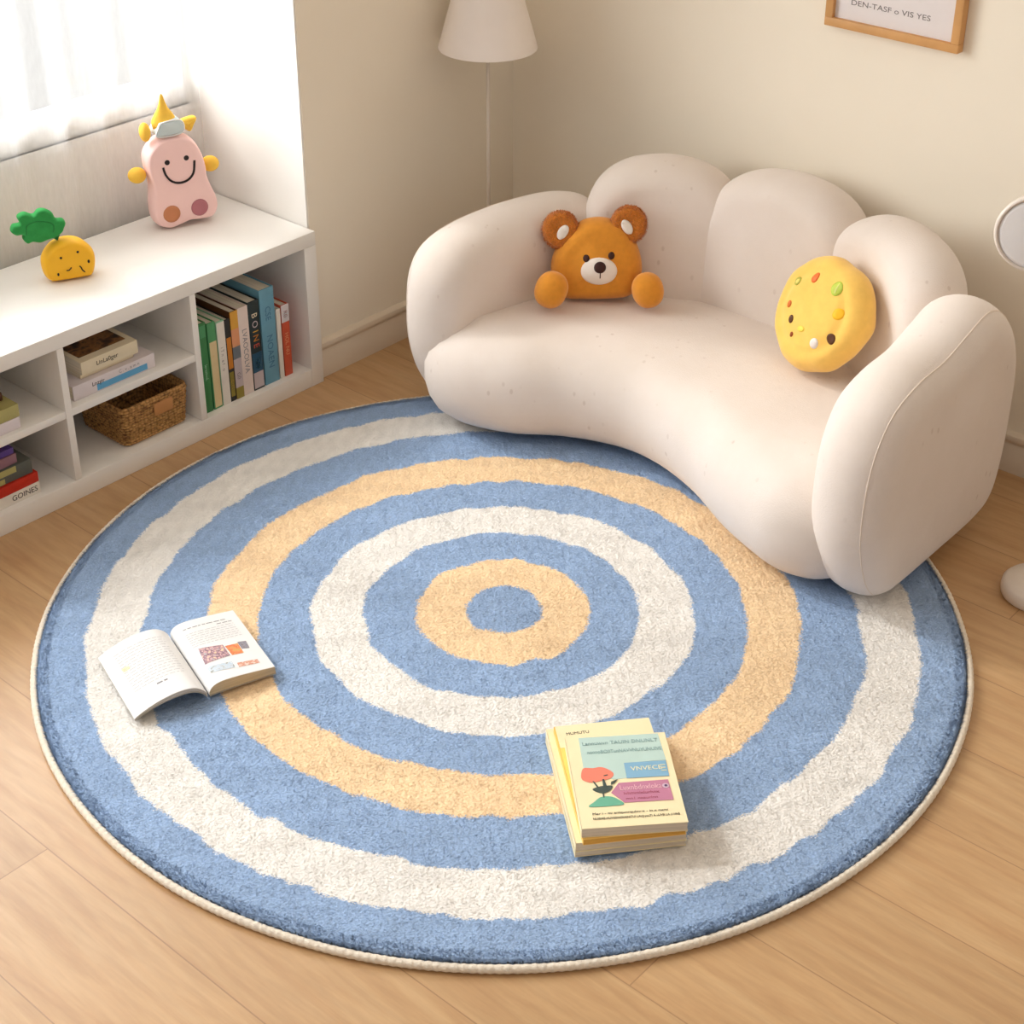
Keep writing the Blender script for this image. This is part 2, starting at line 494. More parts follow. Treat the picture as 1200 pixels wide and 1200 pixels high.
# ------------------------------------------------------------------ cabinet
def cabinet():
    t = thing('shelf_cabinet', 'low white open bookshelf under the window with five visible compartments', 'shelf', (-1.03, -.1, 0))
    ox, oy = -1.03, -.1
    X0, X1 = -1.195, -0.870
    def part(name, b, bev=.0012):
        boxobj(name, CAB, t, (b[0] - ox, b[1] - ox, b[2] - oy, b[3] - oy, b[4], b[5]), bev)
    yl, yr = -.60, .388
    part('top_panel', (X0, X1, yl, yr, .326, .357), .002)
    part('side_panel', (X0, X1, yr - .033, yr, 0, .326)); part('side_panel', (X0, X1, yl, yl + .03, 0, .326))
    part('base_panel', (X0, X1 - .0005, yl + .03, yr - .033, 0, .042))
    part('back_panel', (X0, X0 + .006, yl + .03, yr - .033, .042, .326))
    for y in (-.2535, .058): part('divider', (X0 + .006, X1 - .001, y - .0075, y + .0075, .042, .326))
    part('shelf', (X0 + .006, X1 - .002, -.246, .0505, .1795, .1955)); part('shelf', (X0 + .006, X1 - .002, yl + .03, -.261, .1795, .1955))
cabinet()

# ------------------------------------------------------------------ books
INK = mat('dark print ink', (66, 58, 54), 0.6, 0.2, 0.0)
SOFT = mat('grey print ink', (150, 146, 146), 0.6, 0.2, 0.0)
PAGE = (236, 226, 206)
def book(name, label, d, th, h, cover, group=None, page=PAGE, hard=True, spine=None, top=None):
    """Spine faces +x at x=0, thickness along y, height along z (standing). Returns the root."""
    t = thing(name, label, 'book', group=group)
    ct = .0022 if hard else .0011; lip = .003 if hard else 0.0
    cv = MB()
    for b in ((-d, -.001, 0, ct, 0, h), (-d, -.001, th - ct, th, 0, h), (-ct - .001, 0, 0, th, 0, h)):
        q = box(*b, bev=min(.0008, ct * .35)); cv.add(q.v, q.f)
    cv.obj('cover', cover, t, smooth='angle')
    box(-d + lip, -ct - .001, ct, th - ct, lip, h - lip).obj('pages', m_pages('book pages', page, 'Y'), t, smooth=False)
    for it in (spine or []):
        kind = it[0]
        if kind == 'text':      # ('text', string, size, y centre 0..1, z centre 0..1, material, spin)
            _, s, size, fy, fz, mm = it[:6]
            q = text_mb(s, size, .0003, bold=0.0)
            # lettering runs down the spine: text x -> -z, text y -> +y
            M = Matrix.Translation((0.00005, th * fy, h * fz)) @ Matrix(((0, 0, 1, 0), (0, 1, 0, 0), (-1, 0, 0, 0), (0, 0, 0, 1)))
            xf(q, M); q.obj('spine_title', mm, t, smooth=False)
        elif kind == 'band':    # ('band', y0,y1,z0,z1, material) fractions
            _, a, b_, c, e, mm = it
            box(-.0002, .00035, th * a, th * b_, h * c, h * e).obj('spine_panel', mm, t, smooth=False)
    return t

def stand(t, x, y, z, lean=0.0): t.location = (x, y, z); t.rotation_euler = (lean, 0, 0)
def lay(t, x, y, z, turn=0.0):
    """lay flat with the spine still facing +x: height runs along +y, thickness up"""
    m = Matrix.Rotation(turn, 4, 'Z') @ Matrix(((1, 0, 0, 0), (0, 0, 1, 0), (0, -1, 0, 0), (0, 0, 0, 1)))
    # local y (thickness) must point up: use the mirrored-free rotation
    m = Matrix.Rotation(turn, 4, 'Z') @ Matrix.Rotation(PI / 2, 4, 'X')
    m = m.copy(); m.translation = (x, y, z); t.matrix_world = m

c_ = lambda n, rgb, r=.45: mat(n, rgb, r, .35, .05, 25.0)
GREEN = c_('green book cover', (60, 128, 74)); LGREEN = c_('leaf green book cover', (78, 150, 98)); MINT = c_('mint book cover', (150, 196, 160))
CREAMC = c_('cream spine label', (222, 200, 152)); WHITEC = c_('white book cover', (232, 224, 212)); PINKW = c_('pale pink book cover', (232, 214, 204))
DARK = c_('dark book cover', (44, 42, 40)); ORANGE = c_('orange print', (206, 128, 44)); BLUE = c_('sky blue book cover', (108, 160, 182))
DTEAL = c_('dark teal book cover', (38, 52, 54)); RED = c_('coral red book cover', (205, 88, 60)); GOLD = c_('golden yellow print', (222, 164, 66))
PEACH = c_('peach print', (226, 156, 112)); OLIVE = c_('olive print', (150, 134, 60)); MAUVE = c_('mauve book cover', (150, 110, 120)); GREYB = c_('blue grey print', (112, 118, 124))
LIL = c_('pale lilac print', (196, 182, 184)); NAVY = c_('petrol print', (40, 84, 110)); PURPLE = c_('purple book cover', (92, 66, 140)); KHAKI = c_('khaki spine label', (176, 168, 106))
SLATE = c_('slate book cover', (92, 96, 90)); SCAR = c_('scarlet book cover', (196, 44, 22)); BROWN = c_('brown book cover', (92, 54, 30)); IVORY = c_('ivory book cover', (228, 214, 184))
REDP = c_('red print', (206, 84, 64)); SKYP = c_('bright blue print', (96, 166, 210)); PALE = c_('pale lavender cover', (222, 212, 214))
SB = 'upright books in the right compartment of the shelf'
zf = .0422
def B(*a, **k): return book(*a, **k)
xs = -.888
t = B('book', 'green upright book, first from the divider in the right compartment', .19, .018, .205, GREEN, SB, spine=[('text', 'lerasinoL', .010, .5, .45, MINT), ('band', .1, .9, .84, .97, LGREEN)]); stand(t, xs, .0775, zf)
t = B('book', 'leaf green upright book with a cream label low on its spine', .19, .021, .198, LGREEN, SB, spine=[('band', .12, .98, .02, .78, CREAMC), ('text', 'o . i', .006, .5, .6, GOLD)]); stand(t, xs, .0985, zf)
t = B('book', 'white upright book with mint top edge and small dark spine marks', .18, .021, .193, MINT, SB, spine=[('band', .06, 1, .0, .985, WHITEC), ('text', 'i T n . e f . o', .011, .5, .55, INK)]); stand(t, xs, .1215, zf)
t = B('book', 'thin dark upright book with an orange strip on its spine', .20, .0145, .190, DARK, SB, spine=[('band', .12, .92, .40, .78, ORANGE), ('band', .15, .85, .06, .36, OLIVE), ('text', 'G1ES', .010, .5, .21, GOLD)]); stand(t, xs, .1435, zf)
t = B('book', 'upright book with yellow, peach, grey and olive blocks down its spine', .20, .020, .202, BROWN, SB, spine=[('band', 0, 1, .80, 1, GOLD), ('band', 0, 1, .60, .80, PEACH), ('band', 0, 1, .46, .60, GREYB), ('band', 0, 1, .13, .46, LIL), ('band', 0, 1, 0, .13, OLIVE), ('text', 'G0', .013, .5, .26, INK)]); stand(t, xs, .159, zf)
t = B('book', 'thick pale pink upright book with grey lettering down its spine', .20, .027, .203, PINKW, SB, spine=[('text', 'LVAOCOLVA', .0175, .5, .5, SOFT)]); stand(t, xs, .1795, zf)
t = B('book', 'dark teal upright book with bright multicoloured lettering', .20, .029, .206, DTEAL, SB, spine=[('band', .05, .95, .02, .20, LIL), ('band', .05, .95, .20, .42, NAVY), ('text', 'B', .021, .5, .84, IVORY), ('text', 'O', .021, .5, .74, LIL), ('text', 'I', .021, .5, .66, GOLD), ('text', 'N', .021, .5, .585, ORANGE), ('text', 'E', .021, .5, .50, REDP), ('text', 'GO', .015, .5, .30, MINT)]); stand(t, xs, .2075, zf)
t = B('book', 'thick sky blue upright book with darker blue lettering', .21, .039, .222, BLUE, SB, spine=[('text', 'CSE', .020, .5, .74, c_('deeper blue print', (74, 120, 150))), ('text', 'NOAEN', .022, .5, .34, c_('deeper blue print', (74, 120, 150)))]); stand(t, xs, .2395, zf)
t = B('book', 'thin white upright book between the blue and the red book', .17, .0115, .164, WHITEC, SB); stand(t, xs, .2815, zf)
t = B('book', 'coral red upright book with pale pink upper spine, last in the row', .17, .021, .168, RED, SB, spine=[('band', 0, 1, .76, 1, PALE), ('text', 'R0', .015, .5, .87, REDP), ('text', 'HOL NU', .014, .5, .45, PEACH)]); stand(t, xs, .2955, zf)
SM = 'books lying in the upper middle compartment'
zs = .1957
t = B('book', 'thick pale boxed book with blue printed band lying under two ivory books', .15, .031, .193, PALE, SM, page=(225, 215, 205), spine=[('band', .08, .50, .10, .72, SKYP), ('text', 'C . v . a m n', .010, .72, .32, SOFT), ('text', 'Lnzgir', .012, .62, .70, INK)])
lay(t, -.890, -.034, zs)
for ch in t.children: pass
t = B('book', 'thin ivory paperback lying between the pale boxed book and the brown topped book', .13, .010, .125, IVORY, SM, hard=False); lay(t, -.905, -.072, zs + .0313)
t = B('book', 'ivory paperback with a brown picture on top, highest in the middle compartment', .135, .028, .132, IVORY, SM, hard=False, spine=[('text', 'LinLa0ger', .013, .5, .55, INK)]); lay(t, -.896, -.066, zs + .0416)
p = m_patches('brown photo print', [(40, 24, 12), (92, 56, 26), (150, 100, 50), (60, 38, 20)], 45.0)
box(-.132, -.02, .0279, .0283, .012, .122).obj('cover_picture', p, t, smooth=False)
SL = 'books lying in the upper left compartment'
t = B('book', 'white book lying at the bottom of the upper left compartment', .15, .023, .17, c_('cool white book cover', (226, 216, 220)), SL); lay(t, -.883, -.351, zs)
t = B('book', 'khaki yellow book lying on the white book at the left edge', .15, .026, .16, KHAKI, SL, spine=[('band', .55, .98, .3, .8, IVORY)]); lay(t, -.884, -.349, zs + .0233)
t = thing('toy_block', 'small red toy piece on the khaki book at the left edge', 'toy', (-.925, -.372, zs + .0496))
box(-.012, .012, -.012, .012, 0, .017, .003).obj('block_base', BROWN, t, smooth='angle'); ellipsoid((0, 0, .024), (.011, .011, .009)).obj('block_cap', SCAR, t)
SS = 'books stacked in the lower left compartment'
zz = zf
for nm, rgbm, d, th, h, dx, dy, turn, sp in (
    ('white book with GOINES on its spine at the bottom of the lower left stack', WHITEC, .16, .024, .19, -.888, -.329, 0, [('text', 'GOINES', .016, .5, .18, INK)]),
    ('scarlet book second from the bottom of the lower left stack', SCAR, .16, .021, .19, -.889, -.329, .02, [('text', 'ne', .012, .5, .72, REDP)]),
    ('slate grey book with two khaki labels lying on the scarlet book', SLATE, .15, .030, .19, -.893, -.336, .0, [('band', .55, .98, .18, .95, KHAKI), ('band', .05, .40, .32, .95, KHAKI)]),
    ('mauve book lying between the slate book and the purple book', MAUVE, .14, .020, .17, -.90, -.361, .03, [('text', 'Tlunu', .010, .5, .4, LIL)]),
    ('purple book on top of the lower left stack', PURPLE, .14, .013, .17, -.902, -.364, .02, [('text', 'Ome', .008, .5, .3, LIL)])):
    t = B('book', nm, d, th, h, rgbm, SS, spine=sp); lay(t, dx, dy, zz, turn); zz += th + .0003

# basket
def basket():
    W = m_weave()
    t = thing('storage_basket', 'brown woven seagrass basket in the lower middle compartment', 'basket', (-.967, -.045, .0422))
    def ring(a, b, r, n=10):
        out = []
        for cx, cy, s in ((a - r, b - r, 0), (-a + r, b - r, 1), (-a + r, -b + r, 2), (a - r, -b + r, 3)):
            for k in range(n + 1):
                an = PI / 2 * (s + k / n); out.append((cx + r * math.cos(an), cy + r * math.sin(an)))
        return out
    lv = [(.068, .071, 0), (.072, .075, .004)] + [(.072 + .007 * k / 12, .075 + .007 * k / 12, .004 + .081 * k / 12) for k in range(1, 13)]
    lv += [(.076, .079, .0875), (.072, .075, .086)] + [(.072 - .006 * k / 8, .075 - .006 * k / 8, .086 - .080 * k / 8) for k in range(1, 9)]
    V = []; F = []
    for a, b, z in lv:
        V += [(x, y, z) for x, y in ring(a, b, .014)]
    n = len(ring(1, 1, .1))
    for k in range(len(lv) - 1):
        for i in range(n): F.append((k * n + i, k * n + (i + 1) % n, (k + 1) * n + (i + 1) % n, (k + 1) * n + i))
    F.append(tuple(range(n))); F.append(tuple(range((len(lv) - 1) * n, len(lv) * n)))
    b = MB().add(V, F); b.obj('basket_body', W, t)
    # raised horizontal strands of the weave
    st = MB()
    for k in range(14):
        z = .007 + k * .0058; a = .0725 + .007 * z / .085; R_ = ring(a, a + .003, .014)
        pts = [(x * (1 + .007 * (1 if (i + k) % 2 else -1)), y * (1 + .007 * (1 if (i + k) % 2 else -1)), z) for i, (x, y) in enumerate(resample(np.array(R_), 110))]
        q = tube(pts, .0024, 6, closed=True); st.add(q.v, q.f)
    st.obj('woven_strands', W, t)
    q = tube([(x, y, .0865) for x, y in resample(np.array(ring(.077, .080, .014)), 60)], .0045, 8, closed=True); q.obj('rim', W, t)
    lb = box(.0795, .0832, -.008, .038, .050, .077, .0012); lb.obj('leather_label', mat('tan leather', (196, 138, 84), .6), t, smooth='angle')
basket()

# ------------------------------------------------------------------ toys on the cabinet
YEL = mat('yellow plush', (246, 196, 78), .8, .2, .04, 60, .2, 500); BLACK = mat('black felt', (44, 36, 36), .7)
def pink_toy():
    X = Vector((.34, .94, 0)).normalized(); N = Vector((X.y, -X.x, 0)); Z = Vector((0, 0, 1))
    # local: x to the viewer's right, y away from the viewer, z up
    t = thing('peanut_toy', 'pink peanut shaped toy with smiling face and yellow horn on the shelf', 'toy', (-1.112, .236, .357), axes=(X, -N, Z))
    K = 1 / 4070.0
    pts = [(240, 1085), (330, 1118), (430, 1092), (500, 1068), (580, 1066), (680, 1050), (732, 985), (738, 900), (705, 810), (676, 720), (672, 640), (650, 540), (600, 445), (520, 398), (420, 392), (335, 412), (265, 465), (212, 540), (203, 630), (222, 730), (226, 830), (214, 930), (214, 1020)]
    cx = 470
    O = catmull([((x - cx) * K * 1.09, (1100 - y + (x - cx) * -.10) * K * 1.13) for x, y in pts][::-1], 110)
    O[:, 1] -= O[:, 1].min()
    P = mat('pink matte plastic', (250, 210, 205), .55, .3, .01)
    b = pillow(O, .028, .007, lambda s, z, tt: (s, tt, z), 0.0, 5, 6); b.obj('body', P, t); bv = b.bvh()
    ao = lambda x, y: (x, -.2, y); ad = (0, 1, 0)
    L = lambda x, y: ((x - cx) * K * 1.09, (1100 - y - (x - cx) * .10) * K * 1.13 - off)
    off = min((1100 - y - (x - cx) * .10) * K * 1.13 for x, y in pts)
    for (x, y) in ((356, 583), (510, 557)): patch(bv, circ(*L(x, y), .0055), ao, ad, .0006).obj('eye', BLACK, t)
    sm = catmull([L(*q) for q in ((320, 620), (335, 680), (375, 730), (435, 748), (505, 730), (555, 675), (572, 580))], 30, False)
    q = tube([(p[0], -.0286, p[1]) for p in sm], .0024, 8); q.obj('smile', BLACK, t)
    patch(bv, circ(*L(350, 990), .0185, n=28), ao, ad, .0006).obj('foot_pad', mat('orange brown print', (203, 132, 92), .6), t, label='orange brown round foot pad')
    patch(bv, circ(*L(578, 956), .0185, n=28), ao, ad, .0006).obj('foot_pad', mat('dusty rose print', (184, 116, 124), .6), t, label='dusty rose round foot pad')
    for x, y, rx in ((140, 700, .019), (728, 650, .019)):
        l = L(x, y); ellipsoid((l[0], 0, l[1]), (rx, .018, .0165)).obj('arm', YEL, t)
    l = L(238, 372); ellipsoid((l[0], 0, l[1]), (.0115, .016, .020)).obj('ear', YEL, t)
    l = L(582, 318)
    E_ = catmull([(l[0] - .019, l[1] + .006), (l[0] + .006, l[1] + .013), (l[0] + .018, l[1] + .009), (l[0] + .011, l[1] - .006), (l[0] + .002, l[1] - .018), (l[0] - .010, l[1] - .010)][::-1], 30)
    pillow(E_, .011, .008, lambda s, z, tt: (s, tt, z), .003, 5, 3).obj('ear', YEL, t)
    l0 = L(395, 290)
    H = lathe([(.0001, .060), (.003, .056), (.006, .044), (.011, .030), (.019, .018), (.0255, .006), (.0265, .0), (.024, -.012), (.0001, -.014)], 28)
    H.v = [(v[0] + l0[0], v[1] * .75, v[2] + l0[1] - .004) for v in H.v]; H.obj('horn', YEL, t)
    l1 = L(405, 335)
    C = catmull([(l1[0] - .026, l1[1] - .012), (l1[0] + .026, l1[1] - .010), (l1[0] + .025, l1[1] + .016), (l1[0] - .014, l1[1] + .016), (l1[0] - .022, l1[1] + .006)], 40)
    pillow(C, .0275, .004, lambda s, z, tt: (s, tt, z), 0, 4, 3).obj('cap_band', mat('pale ice blue print', (202, 214, 216), .5), t)
    q = tube([(p[0], -.0245, p[1]) for p in C], .0017, 6, closed=True); q.obj('band_edge', mat('white felt edge', (240, 240, 240), .6), t)
pink_toy()

def bulb_toy():
    X = Vector((.42, .91, 0)).normalized(); N = Vector((X.y, -X.x, 0)); Z = Vector((0, 0, 1))
    t = thing('bulb_toy', 'yellow round toy with green leaf and tiny black face marks on the shelf', 'toy', (-1.062, -.088, .357), axes=(X, -N, Z))
    Y2 = mat('orange yellow plastic', (250, 188, 40), .5, .3, .02)
    O = catmull([(-.040, .003), (-.02, 0), (.022, .0), (.041, .003), (.050, .022), (.051, .045), (.043, .061), (.025, .0775), (0, .083), (-.026, .0765), (-.044, .059), (-.0515, .042), (-.050, .018)], 80)
    O[:, 1] -= O[:, 1].min()
    b = pillow(O, .024, .010, lambda s, z, tt: (s, tt, z), .002, 6, 6); b.obj('body', Y2, t); bv = b.bvh()
    ao = lambda x, y: (x, -.2, y); ad = (0, 1, 0)
    k = 1 / 11.5 / 600
    L = lambda x, y: ((x - 790) / 10.9 / 575 * 1.08, (1030 - y - (x - 790) * .16) / 10.9 / 575 * 1.15)
    for (x, y, r) in ((697, 755, .0024), (890, 688, .0024)): patch(bv, circ(*L(x, y), r), ao, ad, .0006).obj('eye', BLACK, t)
    for (x, y, r) in ((643, 947, .0025), (997, 797, .0028)): patch(bv, circ(*L(x, y), r * .8, r * 1.3), ao, ad, .0006).obj('freckle', BLACK, t)
    for nm, P_ in (('mouth', [(738, 900), (765, 898), (785, 880), (795, 862)]), ('squiggle', [(888, 848), (905, 868), (915, 895), (940, 920)])):
        q = []
        for p in catmull([L(*p) for p in P_], 10, False):
            h = bv.ray_cast(Vector(ao(*p)), Vector(ad))[0]; q.append(h if h else Vector((p[0], -.024, p[1])))
        tube(q, .0013, 6).obj(nm, BLACK, t)
    G = mat('leaf green felt', (52, 150, 76), .8, .2, .08, 80, .3, 300); G2 = mat('dark green felt', (44, 126, 66), .8, .2, .06, 80)
    a = L(690, 560); b2 = (L(655, 425)[0] + .018, L(655, 425)[1] * .93 - .014)
    tube([(a[0], 0, a[1] - .006), ((a[0] + b2[0]) / 2 - .001, 0, (a[1] + b2[1]) / 2), (b2[0] - .006, 0, b2[1] + .006)], [.0042, .0036, .0036], 10).obj('stem', G2, t)
    pts = [(690, 350), (665, 400), (590, 460), (500, 490), (410, 525), (330, 515), (270, 535), (225, 480), (235, 425), (160, 435), (108, 385), (140, 310), (215, 290), (200, 210), (280, 160), (375, 185), (430, 130), (500, 118), (580, 160), (615, 235), (690, 240), (715, 290)]
    L2 = lambda x, y: (L(x, y)[0] + .018, L(x, y)[1] * .93 - .014)
    C = catmull([L2(*p) for p in pts], 120)
    lf = pillow(C, .011, .006, lambda s, z, tt: (s, tt, z), .003, 5, 6, center=L2(410, 340)); lf.obj('leaf', G, t); lb = lf.bvh()
    V = []
    for p in catmull([L2(270, 420), L2(290, 300), L2(400, 250), L2(520, 260), L2(575, 300), L2(560, 380)], 24, False):
        h = lb.ray_cast(Vector(ao(*p)), Vector(ad))[0]
        if h: V.append(h)
    if len(V) > 2: tube(V, .0013, 6).obj('leaf_stitch', G2, t)
bulb_toy()

# ------------------------------------------------------------------ rug
def rug():
    t = thing('round_rug', 'large round shaggy rug with blue, white and orange rings on the floor', 'rug', (0, 0, 0))
    lathe([(0.0, .0005), (.795, .0005), (.796, .004), (.79, .007), (0.0, .007)], 128).obj('rug_base', mat('rug backing', (150, 156, 170), .95), t)
    # cream bound edge
    N = 1680; pts = []
    for i in range(N):
        a = 2 * PI * i / N; r = .7935 + .0018 * mnoise.noise(Vector((math.cos(a) * 4, math.sin(a) * 4, 1)))
        pts.append((r * math.cos(a), r * math.sin(a), .0066))
    rad = [.0063 + .00045 * math.sin(i * PI / 2 + .4) + .0003 * mnoise.noise(Vector((i * .21, 0, 3))) for i in range(N)]
    tube(pts, rad, 10, closed=True).obj('bound_edge', mat('cream overlock yarn', (238, 226, 208), .9, .1, .08, 150, .6, 260, .002), t, label='cream bound edge')
    BL = np.array(lin((155, 179, 212))[:3]); WH = np.array(lin((241, 237, 231))[:3]); OR = np.array(lin((247, 216, 175))[:3])
    edges = np.array([.0665, .1535, .240, .332, .424, .516, .620, .712]); seq = np.array([BL, OR, BL, WH, BL, OR, BL, WH, BL])
    def field(x, y, seed, freq, K=7):
        g = np.random.default_rng(seed); f = np.zeros(x.shape)
        for _ in range(K):
            k = g.normal(size=2) * freq; f += np.sin(k[0] * x + k[1] * y + g.random() * 6.28)
        return f / math.sqrt(K)
    def dye(x, y):
        r = np.hypot(x, y); n = len(x)
        rr = r + .0034 * (.5 * field(x, y, 21, 20) + .8 * field(x, y, 22, 55) + .5 * field(x, y, 23, 140)) + nrg.normal(size=n) * .0019
        c = seq[np.searchsorted(edges, rr)]
        grain = np.where(c[:, 2] > .7, .025, np.where(c[:, 0] > .7, .06, .085))
        tone = 1 + grain * nrg.normal(size=n) + .03 * field(x, y, 31, 45) + .03 * field(x, y, 32, 170)
        return np.clip(c * tone[:, None], 0, 1)
    def relief(x, y):
        r = np.hypot(x, y)
        h = .0152 + .0006 * field(x, y, 51, 40) + .00035 * field(x, y, 52, 130) + .00022 * field(x, y, 53, 300)
        e = np.clip((.7895 - r) / .010, 0, 1)
        return .0055 + (np.minimum(h, .0172) - .0055) * (1 - (1 - e) ** 4)
    def mesh(name, V, loops, per, col, m_, lie=None):
        me = bpy.data.meshes.new(name); nv = len(V); nf = len(loops) // per
        me.vertices.add(nv); me.vertices.foreach_set('co', V.astype(np.float32).ravel())
        me.loops.add(len(loops)); me.loops.foreach_set('vertex_index', loops.astype(np.int32))
        me.polygons.add(nf); me.polygons.foreach_set('loop_start', np.arange(0, per * nf, per, dtype=np.int32))
        ca = me.attributes.new('yarn', 'FLOAT_COLOR', 'POINT'); ca.data.foreach_set('color', np.column_stack([col, np.ones(nv)]).astype(np.float32).ravel())
        if lie is not None: me.attributes.new('lie', 'FLOAT_VECTOR', 'POINT').data.foreach_set('vector', lie.astype(np.float32).ravel())
        me.polygons.foreach_set('use_smooth', np.ones(nf, dtype=bool))
        me.update(); me.validate(); me.materials.append(m_)
        return link(bpy.data.objects.new(name, me), t)
    # dense plush surface
    n = 1060; g1 = np.linspace(-.79, .79, n); gx, gy = np.meshgrid(g1, g1, indexing='ij')
    gx = gx + nrg.uniform(-.0005, .0005, gx.shape); gy = gy + nrg.uniform(-.0005, .0005, gy.shape)
    inside = np.hypot(gx, gy) < .7885; idx = -np.ones((n, n), int); idx[inside] = np.arange(inside.sum())
    x = gx[inside]; y = gy[inside]
    z = relief(x, y) + nrg.normal(size=len(x)) * .00042
    a_, b_, c_2, d_ = idx[:-1, :-1], idx[1:, :-1], idx[1:, 1:], idx[:-1, 1:]
    ok = (a_ >= 0) & (b_ >= 0) & (c_2 >= 0) & (d_ >= 0)
    q = np.stack([a_[ok], b_[ok], c_2[ok], d_[ok]], 1).ravel()
    o = mesh('pile', np.column_stack([x, y, np.minimum(z, .0188)]), q, 4, dye(x, y), m_pile(False)); o['kind'] = 'stuff'; o['label'] = 'soft pile in blue, white and orange rings'
    # loose yarn ends standing off it
    n = 330000
    r = .790 * np.sqrt(nrg.random(n)); n_e = 60000; r[:n_e] = .770 + .0215 * nrg.random(n_e)
    a = nrg.random(n) * 2 * PI; x = r * np.cos(a); y = r * np.sin(a)
    lx = .5 * field(x, y, 41, 26) + .5 * field(x, y, 42, 75); ly = .5 * field(x, y, 43, 26) + .5 * field(x, y, 44, 75)
    rx = nrg.normal(size=n); ry = nrg.normal(size=n); zb = relief(x, y) - .0012
    ed = np.clip((r - .772) / .016, 0, 1)
    tx = x + .0022 * lx + .0022 * rx + ed * .003 * x / r; ty = y + .0022 * ly + .0022 * ry + ed * .003 * y / r
    tz = np.minimum(zb + .0031 + .0010 * nrg.normal(size=n), .0190)
    th = nrg.random(n) * PI; w = .00045 + .0003 * nrg.random(n); dx = np.cos(th) * w; dy = np.sin(th) * w
    V = np.stack([np.stack([x - dx, y - dy, zb], 1), np.stack([x + dx, y + dy, zb], 1), np.stack([tx, ty, tz], 1)], 1).reshape(-1, 3)
    nv = np.stack([.25 * lx + .3 * rx + ed * 1.2 * x / r, .25 * ly + .3 * ry + ed * 1.2 * y / r, np.full(n, 1.25)], 1)
    o = mesh('yarn_ends', V, np.arange(3 * n), 3, np.repeat(dye(x, y), 3, 0), m_pile(True), np.repeat(nv, 3, 0)); o['kind'] = 'stuff'
rug()

